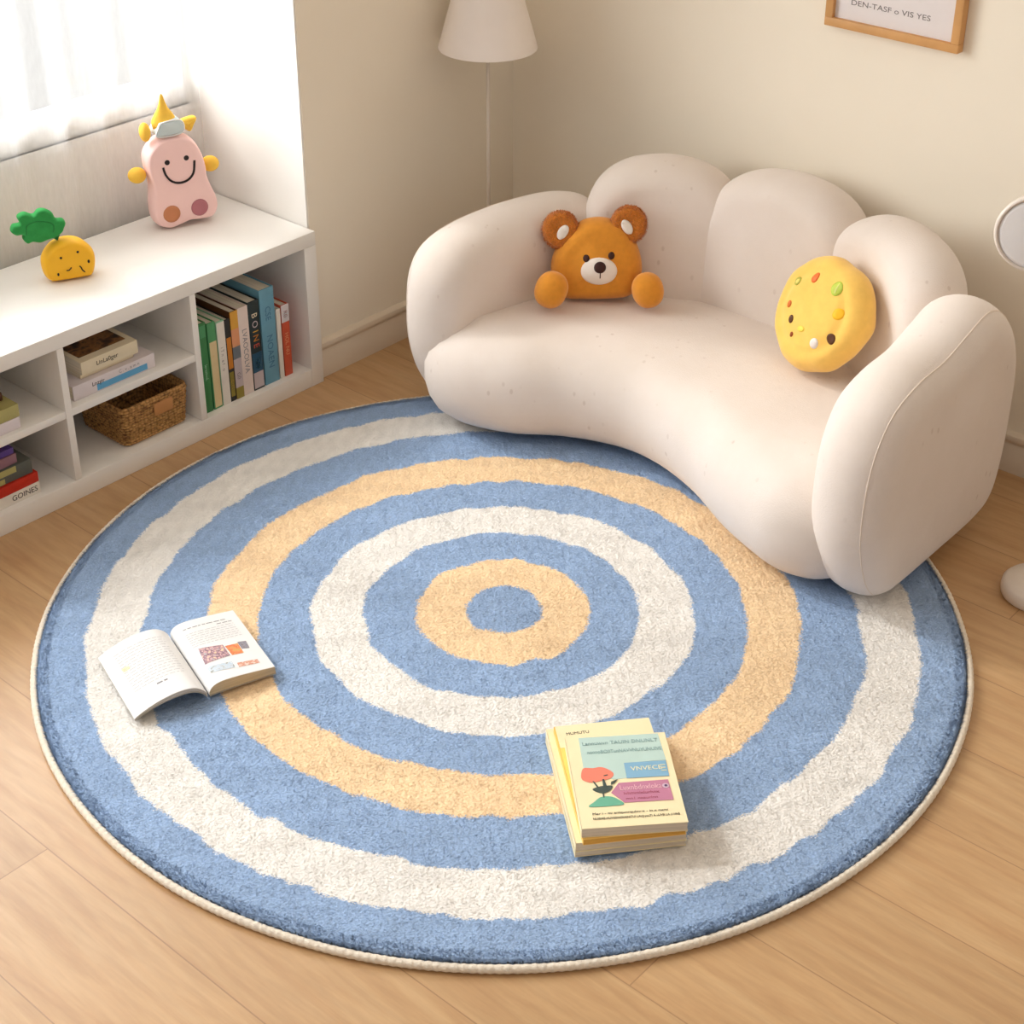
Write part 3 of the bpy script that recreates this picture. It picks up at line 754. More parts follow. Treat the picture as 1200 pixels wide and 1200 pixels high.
# ------------------------------------------------------------------ sofa
def sofa():
    t = thing('loveseat', 'cream cloud shaped loveseat with scalloped back standing on the rug', 'sofa', (-.06, .65, 0))
    ox, oy = -.06, .65
    S = m_sofa()
    # seat
    O = catmull([(-.582, .50), (-.580, .44), (-.552, .398), (-.50, .380), (-.435, .384), (-.345, .420), (-.258, .480), (-.155, .516), (-.065, .512), (.045, .478), (.155, .42), (.245, .382), (.315, .365), (.395, .39), (.43, .47), (.43, .70), (.36, .84), (.15, .93), (-.06, .945), (-.27, .93), (-.48, .84), (-.56, .68)], 150)
    N = normals2(O)
    sp = catmull([(-.48, .50), (-.42, .62), (-.25, .73), (-.06, .77), (.13, .73), (.27, .63), (.32, .48)], 160, False)
    near = np.array([sp[np.argmin(np.sum((sp - p) ** 2, 1))] for p in O])
    for _ in range(25): near = .5 * near + .25 * (np.roll(near, 1, 0) + np.roll(near, -1, 0))
    dirn = (near - O) / np.linalg.norm(near - O, axis=1)[:, None]
    for _ in range(12): dirn = .5 * dirn + .25 * (np.roll(dirn, 1, 0) + np.roll(dirn, -1, 0))
    lv = [(.034, .075), (.034, .05), (.04, .028), (.055, .010), (.08, -.004), (.115, -.013), (.15, -.012), (.18, -.003), (.205, .014), (.224, .038), (.234, .062), (.238, .082)]
    mb = MB(); V = []; F = []
    rings = [np.column_stack([O + (near - O) * .6, np.full(len(O), .034)])]
    for z, off in lv: rings.append(np.column_stack([O + dirn * off, np.full(len(O), z)]))
    last = O + dirn * .082
    for f in (.2, .4, .6, .8, .97):
        Q = last + (near - last) * f; rings.append(np.column_stack([Q, np.full(len(O), .238 + .009 * (1 - (1 - f) ** 2))]))
    n = len(O)
    for Q in rings: V += [(q[0] - ox, q[1] - oy, q[2]) for q in Q]
    for k in range(len(rings) - 1):
        for i in range(n): F.append((k * n + i, k * n + (i + 1) % n, (k + 1) * n + (i + 1) % n, (k + 1) * n + i))
    F.append(tuple(range(n))); F.append(tuple(range((len(rings) - 1) * n, len(rings) * n)))
    mb.add(V, F).obj('seat', S, t)

    def along(path, s):
        """point and left normal at arc length s of a plan path, straight beyond its ends"""
        d = np.r_[0, np.cumsum(np.linalg.norm(np.diff(path, axis=0), axis=1))]
        q = min(max(s, 0), d[-1])
        p = np.array([np.interp(q, d, path[:, 0]), np.interp(q, d, path[:, 1])])
        i = int(np.clip(np.searchsorted(d, q) - 1, 0, len(path) - 2)); i0, i1 = max(i - 3, 0), min(i + 4, len(path) - 1)
        T = path[i1] - path[i0]; T /= np.linalg.norm(T)
        return p + T * (s - q), np.array([-T[1], T[0]])
    PIPE = mat('cream seam piping', (234, 219, 204), .9, .1)
    for side in (-1, 1):
        if side > 0:
            path = catmull([(.430, .31), (.436, .45), (.436, .6), (.434, .74), (.430, .86)], 60, False)
            prof = [(.165, .024), (.112, .036), (.070, .09), (.040, .18), (.037, .28), (.055, .36), (.10, .422), (.175, .452), (.26, .460), (.33, .480), (.40, .497), (.46, .479), (.515, .43), (.55, .35), (.56, .24), (.552, .13), (.52, .058), (.45, .026), (.30, .023)]
        else:
            path = catmull([(-.570, .36), (-.570, .45), (-.558, .56), (-.537, .66), (-.505, .76), (-.458, .85)], 60, False)
            prof = [(.14, .026), (.095, .040), (.055, .10), (.030, .19), (.030, .28), (.045, .345), (.085, .393), (.15, .415), (.24, .426), (.32, .430), (.40, .428), (.465, .408), (.512, .35), (.525, .25), (.52, .14), (.49, .07), (.42, .036), (.27, .034)]
        O2 = catmull(prof, 110)
        def mp(s, z, tt, path=path, side=side):
            p, nl = along(path, s); nl = -nl * side * side   # thickness axis points to +x
            # the arm leans a little outward at mid height
            return (p[0] + nl[0] * tt - ox, p[1] + nl[1] * tt - oy, z)
        arm = pillow(O2, .074, .060, mp, .006, 10, 6, center=(.28, .24)).obj('armrest', S, t)
        sgn = 1.0 if side > 0 else -1.0
        ph = math.radians(38); N2 = normals2(O2)
        Q = O2 - N2 * (.062 * (1 - math.cos(ph)) - .0003)
        pts = [mp(q[0], q[1], sgn * .0745 * math.sin(ph)) for q in Q if q[1] > .045]
        k0 = max(range(len(pts)), key=lambda i: (Vector(pts[i]) - Vector(pts[i - 1])).length)
        pts = pts[k0:] + pts[:k0]
        tube(pts, .0012, 6).obj('piping', PIPE, arm)
    # scalloped back: three cloud lobes
    for cx, cy, ang, hw, top in ((-.322, .868, 31, .172, .515), (-.060, .928, 0, .188, .527), (.222, .860, -30, .186, .522)):
        a = math.radians(ang); T = Vector((math.cos(a), math.sin(a))); Nn = Vector((T.y, -T.x))
        sh = [(-.80, .06), (-.98, .12), (-1.0, .25), (-.99, top - .16), (-.93, top - .095), (-.78, top - .045), (-.5, top - .012), (-.15, top + .001), (.15, top + .001), (.5, top - .012), (.78, top - .045), (.93, top - .095), (.99, top - .16), (1.0, .25), (.98, .12), (.80, .06), (0, .06)]
        O3 = catmull([(u * hw, z) for u, z in sh][::-1], 110)
        def mp(s, z, tt, cx=cx, cy=cy, T=T, Nn=Nn):
            bend = -.9 * s * s * (1 if True else 0)
            lean = -.07 * (z - .25)
            q = Vector((cx, cy)) + T * s + Nn * (tt + lean - bend * .35)
            return (q.x - ox, q.y - oy, z)
        pillow(O3, .070, .052, mp, .006, 10, 6, center=(0, .30)).obj('back_cushion', S, t)
    LEG = mat('black plastic glide', (40, 36, 34), .6)
    for x, y, z0 in ((-.46, .48, .0193), (.34, .48, .0193), (-.44, .85, .0), (.33, .85, 0)):
        lathe([(0, z0), (.018, z0), (.022, .04), (0, .04)], 20, (x - ox, y - oy, 0)).obj('leg', LEG, t)
sofa()

# ------------------------------------------------------------------ bear cushion
def bear():
    N = Vector((.64, -.77, .16)).normalized(); X = Vector((0, 0, 1)).cross(N).normalized(); Z = N.cross(X)
    t = thing('bear_cushion', 'orange brown teddy bear cushion sitting at the left end of the loveseat', 'cushion', (-.357, .709, .2495), axes=(X, -N, Z))
    F1 = mat('caramel plush', (222, 146, 50), .9, .1, .05, 90, .25, 600, .001, .3); F2 = mat('rust fluffy plush', (206, 122, 44), .95, .1, .18, 220, .8, 420, .004, .3)
    WP = mat('off white plush', (242, 232, 222), .9, .1, .02); DB = mat('dark brown felt', (62, 34, 28), .7)
    k = 1 / 6 / 608.0
    L = lambda x, y: ((x - 612) * k * 1.10 - .006, (787 - y) * k * 1.06)
    O = catmull([L(*p) for p in ((400, 785), (500, 790), (612, 788), (720, 780), (810, 765), (868, 715), (902, 620), (905, 530), (880, 420), (835, 325), (760, 240), (670, 200), (570, 195), (480, 225), (390, 310), (325, 400), (290, 500), (285, 590), (310, 690), (350, 755))][::-1], 110)
    b = pillow(O, .036, .030, lambda s, z, tt: (s, tt if tt < 0 else tt * .30, z), .012, 8, 8); b.obj('body', F1, t); bv = b.bvh()
    ao = lambda x, y: (x, -.3, y); ad = (0, 1, 0)
    patch(bv, circ(*L(610, 548), 135 * k, 95 * k * 1.13, 32), ao, ad, .001, 5, .006).obj('muzzle', WP, t)
    # fluffy ears: ring of plush with a pale inner ear
    for (x, y, ix, iy, rot) in ((345, 280, 362, 288, -.55), (805, 238, 792, 245, .55)):
        l = L(x, y)
        ear = pillow(np.array(circ(l[0], l[1], .0375, .0395, 48)), .015, .013, lambda s, z, tt: (s, tt - .009, z), -.004, 6, 4)
        # fluff: jitter the surface
        ear.v = [tuple(Vector(v) + Vector((rnd.uniform(-1, 1), rnd.uniform(-1, 1), rnd.uniform(-1, 1))) * .0011) for v in ear.v]
        eo = ear.obj('ear', F2, t); ev = ear.bvh()
        # fine tufts standing off the ear
        tf = MB()
        for _ in range(1500):
            an = rnd.uniform(0, 2 * PI); ph = rnd.uniform(-1.3, 1.3); rr = .0375 - .013 * (1 - math.cos(ph)) - (rnd.random() * .008 if abs(ph) > .9 else 0)
            p = Vector((l[0] + rr * math.cos(an), -.009 - .015 * math.sin(abs(ph)), l[1] + rr * 1.05 * math.sin(an)))
            d = Vector((math.cos(an) * math.cos(ph), -abs(math.sin(ph)), math.sin(an) * math.cos(ph))) + Vector((rnd.uniform(-.4, .4), rnd.uniform(-.4, .4), rnd.uniform(-.4, .4)))
            d.normalize(); s = d.cross(Vector((.3, .5, .8))).normalized() * .0006
            tf.add([p - s, p + s, p + d * .0042], [(0, 1, 2)])
        tf.obj('ear_fluff', F2, eo, smooth=False)['kind'] = 'stuff'
        li = L(ix, iy)
        patch(ev, circ(li[0], li[1], 36 * k, 60 * k, 24, rot), ao, ad, .0025, 3, .002).obj('inner_ear', WP, eo)
    for (x, y) in ((522, 457), (691, 436)): patch(bv, circ(*L(x, y), 24 * k, 25 * k * 1.13), ao, ad, .001, 4, .003).obj('eye', DB, t)
    mz = patch(bv, circ(*L(610, 548), 135 * k, 95 * k * 1.13, 32), ao, ad, .001, 5, .006).bvh()
    patch(mz, circ(*L(615, 512), 45 * k, 38 * k * 1.13), ao, ad, .001, 4, .004).obj('nose', DB, t)
    q = []
    for yy in (545, 560, 575, 592):
        h = mz.ray_cast(Vector(ao(*L(618, yy))), Vector(ad))[0]; q.append(h)
    tube(q, .0011, 6).obj('mouth', DB, t)
    for (x, y, rx, rz, tilt) in ((290, 702, .0335, .0385, .35), (940, 674, .0325, .0370, -.25)):
        l = L(x, y); ca, sa = math.cos(tilt), math.sin(tilt)
        ax = (Vector((ca, 0, -sa)), Vector((0, 1, 0)), Vector((sa, 0, ca)))
        e = ellipsoid((l[0], -.058 if x > 600 else -.070, rz * .96), (rx, .030, rz), 28, 18, .92, ax)
        e.v = [tuple(Vector(v) + Vector((0, 1, 0)) * .0015 * mnoise.noise(Vector(v) * 60)) for v in e.v]
        e.obj('paw', F1, t)
bear()

# ------------------------------------------------------------------ cookie cushion
def cookie():
    N = Vector((-.27, -.85, .42)).normalized(); X = Vector((0, 0, 1)).cross(N).normalized(); Z = N.cross(X)
    c = Vector((.1485, .7435, .363))
    t = thing('cookie_cushion', 'round yellow cookie shaped cushion with candy patches at the right end of the loveseat', 'cushion', c, axes=(X, -N, Z))
    F1 = mat('butter yellow plush', (244, 197, 100), .9, .1, .04, 60, .25, 500, .001, .3)
    O = np.array([((.111 + .0026 * math.sin(3 * a + .5) + .0012 * math.sin(7 * a + 1) + .0006 * math.sin(12 * a)) * math.cos(a), (.111 + .0026 * math.sin(3 * a + .5) + .0012 * math.sin(7 * a + 1) + .0006 * math.sin(12 * a)) * math.sin(a)) for a in np.linspace(0, 2 * PI, 121)[:-1]])
    def mp(s, z, tt):
        v = Vector((s, tt, z)); w = mnoise.noise(v * 20) * .0030 + mnoise.noise(v * 50) * .0008
        rr = math.hypot(s, z)
        if tt < 0:
            w += -.006 * math.exp(-((rr - .076) / .011) ** 2)      # the sewn ring between rim and face
            w += -.006 * math.exp(-(((s - .008) / .02) ** 2 + ((z + .055) / .007) ** 2))
        return (s, tt - w if tt < 0 else tt + w, z)
    b = pillow(O, .042, .050, mp, .003, 14, 8); b.obj('body', F1, t); bv = b.bvh()
    ao = lambda x, y: (x, -.3, y); ad = (0, 1, 0)
    def dec(name, x, y, rx, ry, m_, rot=0.0, dome=.0015, lab=None):
        o = patch(bv, circ(x + .012, y, rx, ry, 20, rot), ao, ad, .0008, 3, dome).obj(name, m_, t, label=lab); return o
    g = lambda n, rgb: mat(n, rgb, .55, .3, .03)
    dec('candy_patch', -.072, .037, .0090, .0088, g('olive thread', (178, 172, 72)), lab='pale green outlined round candy patch'); dec('candy_centre', -.072, .037, .0066, .0065, g('pale lime felt', (226, 206, 112)), dome=.0022)
    dec('candy_patch', -.034, .059, .0078, .0105, g('orange red felt', (236, 112, 50)), .1, lab='orange red oval candy patch')
    dec('candy_patch', .024, .060, .0115, .0145, g('lime green felt', (186, 200, 76)), .3, lab='lime green oval candy patch'); dec('candy_stripe', .0245, .060, .0022, .0125, g('pale lime stripe', (226, 226, 140)), .2, .0024)
    dec('candy_patch', -.066, -.008, .0050, .0070, g('rust felt', (214, 112, 44)), lab='small rust red candy patch')
    dec('candy_patch', .052, .020, .0100, .0115, g('amber felt', (250, 190, 40)), -.3, lab='amber candy patch')
    dec('eye', -.046, -.031, .0056, .0080, g('cocoa felt', (88, 50, 22)), .2); dec('eye', .059, -.027, .0088, .0102, g('cocoa felt', (88, 50, 22)), .2)
    dec('candy_patch', -.030, -.056, .0036, .0052, g('dark rust felt', (150, 74, 30)), lab='tiny dark rust candy patch')
    dec('candy_patch', -.011, -.0375, .0092, .0056, g('lemon felt', (246, 214, 86)), .25, lab='lemon yellow candy patch')
    dec('candy_patch', .030, -.049, .0080, .0105, g('white felt', (238, 228, 222)), -.3, lab='white candy patch')
    ellipsoid((.008, -.036, -.046), (.013, .005, .006), 18, 10).obj('nose', F1, t)
cookie()

# ------------------------------------------------------------------ open book on the rug
def open_book():
    D = Vector((.9493, -.3135, 0)).normalized(); W = Vector((.3135, .9493, 0)).normalized()   # D along the spine (towards the viewer), W to the right page
    t = thing('open_book', 'open picture book lying face up on the left of the rug', 'book', (-.364, -.440, .0192), axes=(W, -D, Vector((0, 0, 1))))
    L_ = .180
    # page surface: w across, z up (left page arches and droops to the rug, right page sits on its block)
    left = catmull([(-.124, .007), (-.108, .016), (-.080, .026), (-.050, .031), (-.025, .029), (-.010, .020), (-.002, .010)], 26, False)
    right = catmull([(.002, .010), (.008, .0185), (.022, .0235), (.045, .0235), (.08, .0205), (.116, .0165)], 26, False)
    lowl = catmull([(-.1235, .005), (-.108, .0125), (-.080, .0205), (-.050, .0245), (-.025, .0225), (-.010, .0135), (-.002, .003)], 26, False)
    lowr = catmull([(.002, .003), (.010, .004), (.022, .0045), (.045, .0045), (.08, .004), (.117, .0035)], 26, False)
    def slab(top, low, l0, l1, inset=0):
        mb = MB(); n = len(top); V = []
        for y in (-l0, -l1):
            V += [(p[0], y, p[1]) for p in top] + [(p[0], y, p[1]) for p in low]
        F = []
        for i in range(n - 1):
            F += [(i, i + 1, 2 * n + i + 1, 2 * n + i), (n + i, 3 * n + i, 3 * n + i + 1, n + i + 1), (i, n + i, n + i + 1, i + 1), (2 * n + i, 2 * n + i + 1, 3 * n + i + 1, 3 * n + i)]
        F += [(0, 2 * n, 3 * n, n), (n - 1, 2 * n - 1, 4 * n - 1, 3 * n - 1)]
        return mb.add(V, F)
    PG = m_pages('open book paper', (246, 243, 240), 'Z')
    PW = mat('white book page', (236, 234, 232), .6, .25, .006)
    slab(left, lowl, 0, L_).obj('left_pages', PW, t, smooth='angle'); slab(right, lowr, 0, L_).obj('right_pages', PW, t, smooth='angle')
    # fore edges show as warm paper leaves
    for nm, top, low in (('left_page_edges', left, lowl), ('right_page_edges', right, lowr)):
        tp = top.copy(); tp[:, 1] -= .0006; lo = low.copy(); lo[:, 1] += .0003
        slab(tp, lo, L_ - .001, L_ + .0006).obj(nm, m_pages('warm page edges', (214, 192, 156) if top is right else (206, 196, 184), 'Z') if top is right else m_pages('grey page edges', (206, 196, 184), 'Z'), t, smooth=False)
    cl = lowl.copy(); cl[:, 1] -= .0004; cl2 = lowl.copy(); cl2[:, 1] -= .0018
    slab(cl, cl2, -.001, L_ + .001).obj('left_cover', mat('open book cover', (196, 186, 170), .5), t, smooth='angle')
    cr = lowr.copy(); cr[:, 1] -= .0004; cr2 = lowr.copy(); cr2[:, 1] -= .0018
    slab(cr, cr2, -.001, L_ + .001).obj('right_cover', mat('open book cover', (196, 186, 170), .5), t, smooth='angle')
    def onpage(quads, name, m_, top, lab=None):
        """printed shapes following the page curve: list of polygons in (w, d)"""
        mb = MB()
        for q in quads:
            ws = [p[0] for p in q]; nu = max(2, int((max(ws) - min(ws)) / .006) + 1)
            a, b, c, d = q; V = []; F = []
            for i in range(nu + 1):
                f = i / nu
                for (p0, p1) in ((a, b), (d, c)):
                    w_ = p0[0] + (p1[0] - p0[0]) * f; l_ = p0[1] + (p1[1] - p0[1]) * f
                    z = float(np.interp(w_, top[:, 0], top[:, 1])); V.append((w_, -l_, z + .0004))
            for i in range(nu): F.append((2 * i, 2 * i + 2, 2 * i + 3, 2 * i + 1))
            mb.add(V, F)
        return mb.obj(name, m_, t, smooth=False, label=lab)
    P1 = m_patches('blossom photo print', [(236, 214, 160), (214, 170, 172), (120, 92, 110), (226, 178, 176), (160, 170, 176)], 130)
    onpage([[(.022, .082), (.062, .090), (.062, .123), (.017, .126)]], 'picture', P1, right, 'pink blossom picture')
    onpage([[(.0635, .095), (.086, .0955), (.085, .1245), (.065, .1235)]], 'picture', m_patches('orange fruit print', [(206, 170, 96), (236, 140, 86), (222, 116, 70), (236, 180, 110)], 110), right, 'orange fruit picture')
    onpage([[(.0865, .092), (.101, .094), (.099, .1155), (.0865, .113)]], 'picture', m_patches('grey photo print', [(110, 106, 116), (150, 146, 156), (128, 118, 120)], 150), right, 'grey square picture')
    onpage([[(.064, .147), (.098, .150), (.098, .161), (.063, .159)]], 'picture', m_patches('peach photo print', [(240, 226, 216), (222, 162, 134), (206, 140, 118), (238, 206, 190)], 150), right, 'peach strip picture')
    onpage([[(.015, .134), (.058, .140), (.057, .157), (.018, .152)]], 'picture', m_patches('pale blue photo print', [(232, 236, 236), (190, 206, 220), (206, 214, 222), (150, 150, 140)], 130), right, 'pale blue strip picture')
    def lines(rows, top, name, m_, seed):
        g = random.Random(seed); q = []
        for (w0, w1, d, hh) in rows:
            w = w0
            while w < w1:
                l = g.uniform(.004, .011); e = min(w + l, w1); q.append([(w, d), (e, d), (e, d + hh), (w, d + hh)]); w = e + g.uniform(.0015, .003)
        onpage(q, name, m_, top)
    G1 = mat('pale grey text ink', (160, 157, 157), .6, .2, 0); G2 = mat('faint text ink', (192, 190, 190), .6, .2, 0); G3 = mat('mid grey text ink', (140, 138, 140), .6, .2, 0)
    lines([(.018, .095, .020, .0020), (.075, .102, .028, .0020)], right, 'heading_text', G1, 3)
    lines([(.016, .102, .036 + .0062 * i, .0011) for i in range(7)], right, 'body_text', G2, 4)
    lines([(-.104, -.018, .024 + .0075 * i, .0011) for i in range(15)], left, 'body_text', G2, 5)
    lines([(-.070, -.052, .139, .0032)], left, 'caption_text', G3, 6)
    onpage([[(-.104, .064), (-.092, .064), (-.092, .073), (-.104, .073)]], 'picture', m_patches('faint yellow print', [(246, 242, 236), (244, 214, 140), (240, 234, 228)], 200), left, 'faint yellow vignette')
open_book()

# ------------------------------------------------------------------ stack of books on the rug
def stack():
    Un = Vector((.6851, .7285, 0)).normalized(); Vn = Vector((-Un.y, Un.x, 0)); Z = Vector((0, 0, 1))
    G = 'paperbacks stacked on the rug'
    IV = mat('ivory paper cover', (246, 230, 188), .55, .3, .015); YO = mat('yellow orange paper cover', (252, 206, 112), .55, .3, .03)
    PB = m_pages('cream page block', (226, 208, 184), 'Z')
    def pb(label, o, z, w, l, th, cov, rot=0.0, page=PB, ct=.0009):
        ax = Matrix.Rotation(rot, 3, 'Z')
        t = thing('book', label, 'book', (o[0], o[1], z), axes=(ax @ Un, ax @ Vn, Z), group=G)
        cv = MB()
        for b in ((0, w, 0, l, th - ct, th), (0, w, 0, l, 0, ct), (0, ct, 0, l, 0, th)):
            q = box(*b, bev=.0003, seg=1); cv.add(q.v, q.f)
        cv.obj('cover', cov, t, smooth='angle'); box(ct, w - .001, .001, l - .001, ct, th - ct).obj('pages', page, t, smooth=False)
        return t
    z = .0193
    pb('thin ivory paperback at the bottom of the stack on the rug', (.4765, -.3815), z, .163, .250, .0100, IV, .055)
    pb('thick cream paperback second from the bottom of the stack on the rug', (.4770, -.3810), z + .0102, .163, .250, .0170, IV, .057)
    t = pb('yellow orange paperback third up, sticking out behind the illustrated book', (.4875, -.3775), z + .0274, .150, .246, .0110, YO, .054, m_pages('golden page block', (226, 168, 72), 'Z'))
    flat([(.002, .196), (.150, .196), (.150, .246), (.002, .246)], .011).obj('cover_heading_band', mat('ivory paper cover', (246, 230, 188)), t, smooth=False, label='ivory heading band')
    q = text_mb('MUMUTU', .0085); xf(q, Matrix.Translation((.034, .226, .0114)) @ Matrix.Rotation(.02, 4, 'Z')); q.obj('cover_title', INK, t, smooth=False)
    th = .0170
    t = pb('ivory paperback with coral tree and bird picture on top of the rug stack', (.4836, -.3767), z + .0386, .153, .195, th, IV)
    def art(name, poly, m_, k=0, lab=None): flat(poly, th + .0001 * k, .0004).obj(name, m_, t, smooth=False, label=lab)
    cc = lambda n, rgb: mat(n, rgb, .55, .3, .02)
    art('cover_illustration', [(.0205, .1925), (.1418, .1925), (.1440, .1325), (.0815, .1306), (.0798, .0985), (.060, .0970), (.0191, .1232)], cc('pale teal print', (190, 214, 206)), 0, 'pale teal sky')
    art('cover_illustration', catmull([(.0133, .1043), (.0155, .1175), (.0204, .1250), (.0330, .1235), (.0448, .1248), (.0551, .1190), (.0616, .1095), (.0569, .1003), (.0407, .0953), (.0273, .0930), (.0170, .0975)], 50), cc('coral print', (236, 134, 112)), 4, 'coral tree crown')
    art('cover_illustration', catmull([(.0263, .0785), (.0368, .0835), (.0446, .0842), (.0560, .0835), (.0527, .0751), (.0436, .0696), (.0351, .0705)], 40), cc('charcoal green print', (72, 84, 78)), 4, 'dark bird')
    for i, q in enumerate(([(.0285, .0955), (.0305, .0955), (.0365, .0815), (.0335, .0815)], [(.0435, .0985), (.046, .0985), (.0485, .082), (.0425, .082)], [(.0395, .071), (.0415, .071), (.0415, .060), (.0395, .060)], [(.054, .085), (.0555, .092), (.066, .0965), (.060, .0885)], [(.0465, .1065), (.0525, .1080), (.0530, .1060), (.0470, .1048)])):
        art('cover_illustration', q, cc('charcoal green print', (72, 84, 78)), 6, 'dark twig')
    art('cover_illustration', catmull([(.0160, .0435), (.0250, .0520), (.0358, .0612), (.049, .0616), (.059, .0560), (.0675, .0440), (.0505, .0420), (.0300, .0418)], 50), cc('sea green print', (112, 180, 152)), 4, 'green hill')
    art('cover_illustration', [(.0797, .0975), (.1425, .0972), (.1433, .1310), (.0804, .1307)], cc('azure print', (134, 178, 206)), 4, 'blue panel')
    art('cover_illustration', [(.0522, .0690), (.060, .0800), (.0661, .0885), (.1392, .0896), (.1400, .0467), (.0685, .0470), (.0616, .0570)], cc('mauve print', (196, 130, 156)), 4, 'mauve tag')
    art('cover_illustration', circ(.1335, .0765, .0050), cc('pale lilac dot', (206, 180, 196)), 8, 'tag eyelet'); art('cover_illustration', circ(.1338, .0765, .0022), cc('violet dot', (88, 62, 100)), 12, 'tag hole')
    def words_(s, size, x0, x1, y, m_, name='cover_text', k=8):
        q = text_mb(s, size, .0003); w = max(v[0] for v in q.v) - min(v[0] for v in q.v); f = (x1 - x0) / w
        xf(q, Matrix.Translation(((x0 + x1) / 2, y, th + .0001 * k)) @ Matrix.Diagonal((f, 1, 1, 1))); q.obj(name, m_, t, smooth=False)
    TL = cc('teal grey ink', (146, 176, 176))
    words_('Lannuwvn TAUIN DNUNLT', .0105, .024, .138, .1775, TL, 'cover_title'); words_('nonnoBOIITunNAVVNUYUNUIVS', .0105, .029, .141, .158, TL, 'cover_title')
    words_('VNVECE', .0125, .0885, .135, .1165, cc('pale yellow ink', (240, 232, 190)), k=9)
    for i in range(3): art('cover_text', [(.133, .1205 - i * .006), (.1405, .1205 - i * .006), (.1405, .1195 - i * .006 + .0025), (.133, .1195 - i * .006 + .0025)], cc('pale yellow ink', (240, 232, 190)), 9, 'short pale dash')
    words_('Luxnbdnxloka', .0150, .066, .127, .077, cc('pale pink ink', (232, 186, 196)), k=9); words_('ivhnvnixlurhnx', .0080, .070, .122, .0655, cc('rose ink', (166, 84, 104)), k=9); words_('mn1 nxaurlnn', .0065, .072, .118, .0545, cc('rose ink', (166, 84, 104)), k=9)
    words_('Mar i - nv anlqunrqulnv\u00b7x - in.x nxnv', .0060, .0192, .1281, .0275, INK, k=5); words_('NUISIXE-HUVISSINGUI(NITUI LAUJ youTl A uUVSI LA (11INS', .0060, .019, .1435, .0175, INK, k=5)
stack()

# ------------------------------------------------------------------ lamps and picture
def floor_lamp():
    x, y = -.776, .8265
    t = thing('floor_lamp', 'white floor lamp with cone shade standing in the corner behind the loveseat', 'lamp', (x, y, 0))
    M = mat('white lamp metal', (226, 214, 200), .4, .4, 0); SH = mat('white lamp shade fabric', (242, 232, 224), .8, .2, .01)
    lathe([(0, 0), (.095, 0), (.098, .004), (.096, .012), (.08, .016), (.008, .020), (0, .020)], 48).obj('base', M, t, smooth='angle')
    tube([(0, 0, .018), (0, 0, .80)], .0042, 14).obj('pole', M, t)
    z0 = .668
    lathe([(.1065, z0), (.107, z0 + .001), (.060, z0 + .165), (.0585, z0 + .165), (.1050, z0 + .001)], 72, closed=True).obj('lamp_shade', SH, t, smooth='angle')
    lathe([(0, .79), (.012, .79), (.0125, .80), (.06, .829), (.06, .831), (.012, .806), (0, .806)], 24).obj('shade_carrier', M, t)
    ellipsoid((0, 0, .765), (.022, .022, .028)).obj('bulb', mat('frosted bulb glass', (240, 236, 228), .3), t)
    a = math.radians(-62)
    box(.098, .1005, -.0009, .0009, .676, .682).obj('shade_tag', mat('small grey tag', (130, 116, 104), .6), t, smooth=False).rotation_euler = (0, 0, a)
floor_lamp()

def desk_lamp():
    t = thing('reading_lamp', 'white reading lamp with round head and disc base at the right edge', 'lamp', (.672, .680, 0))
    M = mat('white satin lamp plastic', (232, 220, 208), .35, .45, 0); DF = mat('white lamp diffuser', (240, 238, 238), .3, .4, 0)
    lathe([(0, 0), (.060, 0), (.0645, .004), (.066, .014), (.0645, .024), (.058, .031), (.03, .0345), (0, .035)], 56).obj('base', M, t)
    N = Vector((.30, -.80, -.02)).normalized(); X = Vector((0, 0, 1)).cross(N).normalized(); Z = N.cross(X)
    hc = Vector((.558 - .672, .0, .665))
    pole = [(0, 0, .03), (0, 0, .3), (0, .012, .58), (-.012, .03, .655), (-.05, .036, .672)]
    tube([tuple(p) for p in catmull(pole, 40, False)] + [tuple(hc - N * .012)], .006, 14).obj('pole', M, t)
    Mx = Matrix((X, -N, Z)).transposed().to_4x4(); Mx.translation = hc
    Rl = Matrix.Rotation(PI / 2, 4, 'X')      # lathe axis -> local y
    hd = lathe([(0, -.014), (.03, -.0135), (.060, -.010), (.0675, -.004), (.0690, .004), (.0665, .009), (.0625, .0095), (.0615, .006), (0, .006)], 64)
    xf(hd, Mx @ Rl); ho = hd.obj('lamp_head', M, t)
    df = lathe([(0, .0055), (.061, .0055), (.0612, .0075), (.055, .0092), (0, .0105)], 64); xf(df, Mx @ Rl); df.obj('diffuser', DF, ho)
desk_lamp()

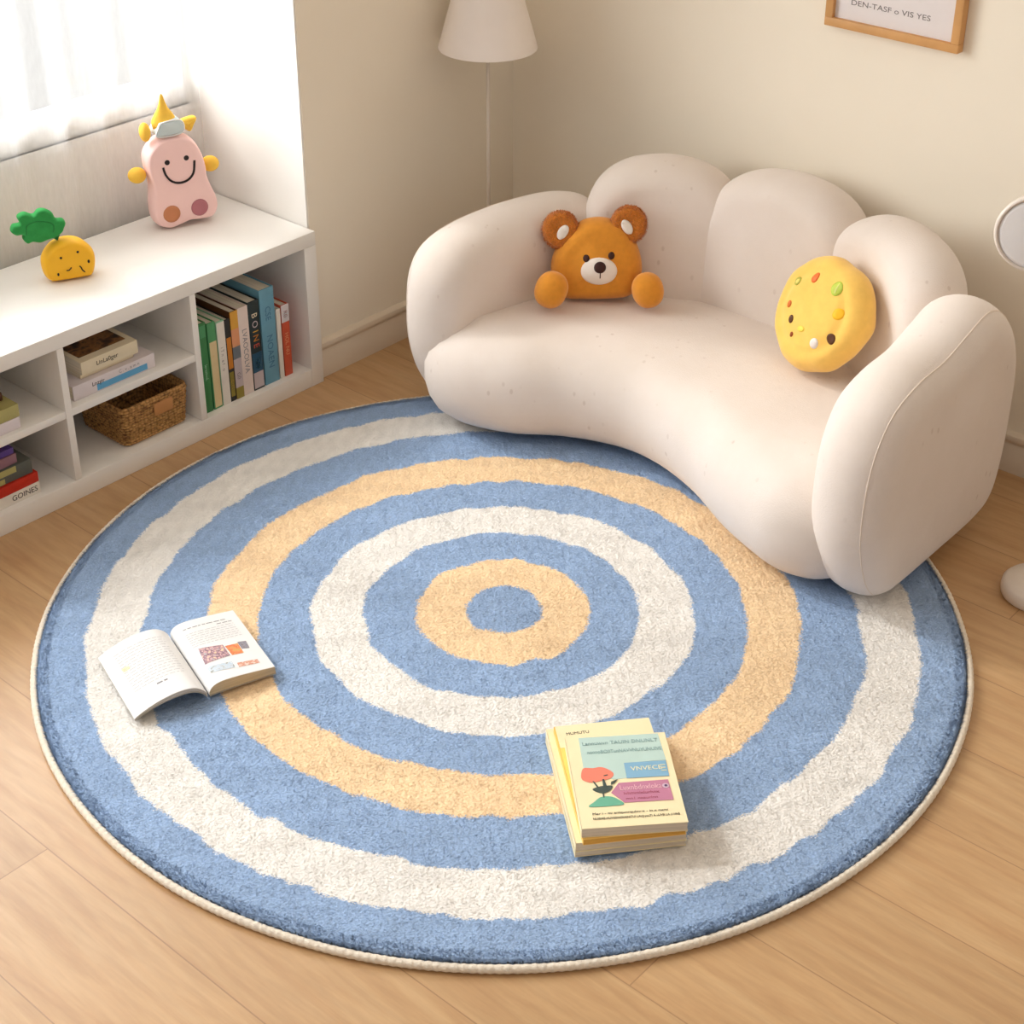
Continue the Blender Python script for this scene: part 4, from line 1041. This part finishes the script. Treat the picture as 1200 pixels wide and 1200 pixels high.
def picture():
    t = thing('framed_print', 'white text print in a light wooden frame on the back wall', 'picture', (.0645, YW, .81))
    x0, x1, z1, d = -.1425, .1425, .39, .022
    WD = mat('light oak frame', (208, 156, 98), .5, .35, .10, 12.0)
    fw = .0165
    fr = MB()
    for b in ((x0, x1, -d, -.0005, 0, fw), (x0, x1, -d, -.0005, z1 - fw, z1), (x0, x0 + fw, -d, -.0005, fw, z1 - fw), (x1 - fw, x1, -d, -.0005, fw, z1 - fw)):
        q = box(*b, bev=.0012); fr.add(q.v, q.f)
    fr.obj('frame', WD, t, smooth='angle')
    box(x0 + fw - .001, x1 - fw + .001, -.012, -.004, fw - .001, z1 - fw + .001).obj('print', mat('white print paper', (230, 222, 220), .7, .2, .004), t, smooth=False)
    q = text_mb('DEN-TASF o VIS YES', .0145, .0003); w = max(v[0] for v in q.v) - min(v[0] for v in q.v); f = .168 / w
    M = Matrix.Translation((-.009, -.0121, .0505)) @ Matrix.Rotation(PI / 2, 4, 'X') @ Matrix.Diagonal((f, 1, 1, 1))
    xf(q, M); q.obj('print_text', mat('grey print lettering', (128, 120, 118), .6, .2, 0), t, smooth=False)
picture()

# ------------------------------------------------------------------ light
def light(name, kind, energy, loc=(0, 0, 0), color=(1, 1, 1), **kw):
    l = bpy.data.lights.new(name, kind); l.energy = energy; l.color = color
    o = bpy.data.objects.new(name, l); COL.objects.link(o); o.location = loc
    for k, v in kw.items(): setattr(l, k, v)
    return o
sun = light('sun', 'SUN', 1.45, color=(1.0, .985, .96), angle=math.radians(5))
sd = Vector((1.0, .38, -.90)).normalized()
sun.rotation_euler = sd.to_track_quat('-Z', 'Y').to_euler()
sky = light('window_daylight', 'AREA', 250.0, (-2.4, -1.15, 1.50), (.985, .99, 1.0), shape='RECTANGLE', size=3.4, size_y=1.8)
sky.rotation_euler = Vector((1, 0, -.05)).to_track_quat('-Z', 'Y').to_euler()
fill = light('added_fill', 'AREA', 7.0, (3.0, -.9, 1.9), (1.0, .96, .91), shape='RECTANGLE', size=2.6, size_y=1.8)  # fill lamp added on the open right side to brighten walls and cabinet front
fill.rotation_euler = (Vector((-.9, .3, .6)) - Vector((3.0, -.9, 1.9))).to_track_quat('-Z', 'Y').to_euler()
w = bpy.data.worlds.new('sky'); scene.world = w; w.use_nodes = True
bg = w.node_tree.nodes['Background']; bg.inputs['Color'].default_value = (1.0, .955, .90, 1); bg.inputs['Strength'].default_value = .34

scene.view_settings.view_transform = 'Standard'; scene.view_settings.look = 'None'
scene.view_settings.gamma = 1.0; scene.view_settings.use_curve_mapping = False; scene.view_settings.exposure = 0.0
scene.cycles.use_denoising = True
scene.cycles.max_bounces = 10; scene.cycles.diffuse_bounces = 5; scene.cycles.transparent_max_bounces = 16
scene.cycles.sample_clamp_indirect = 8.0
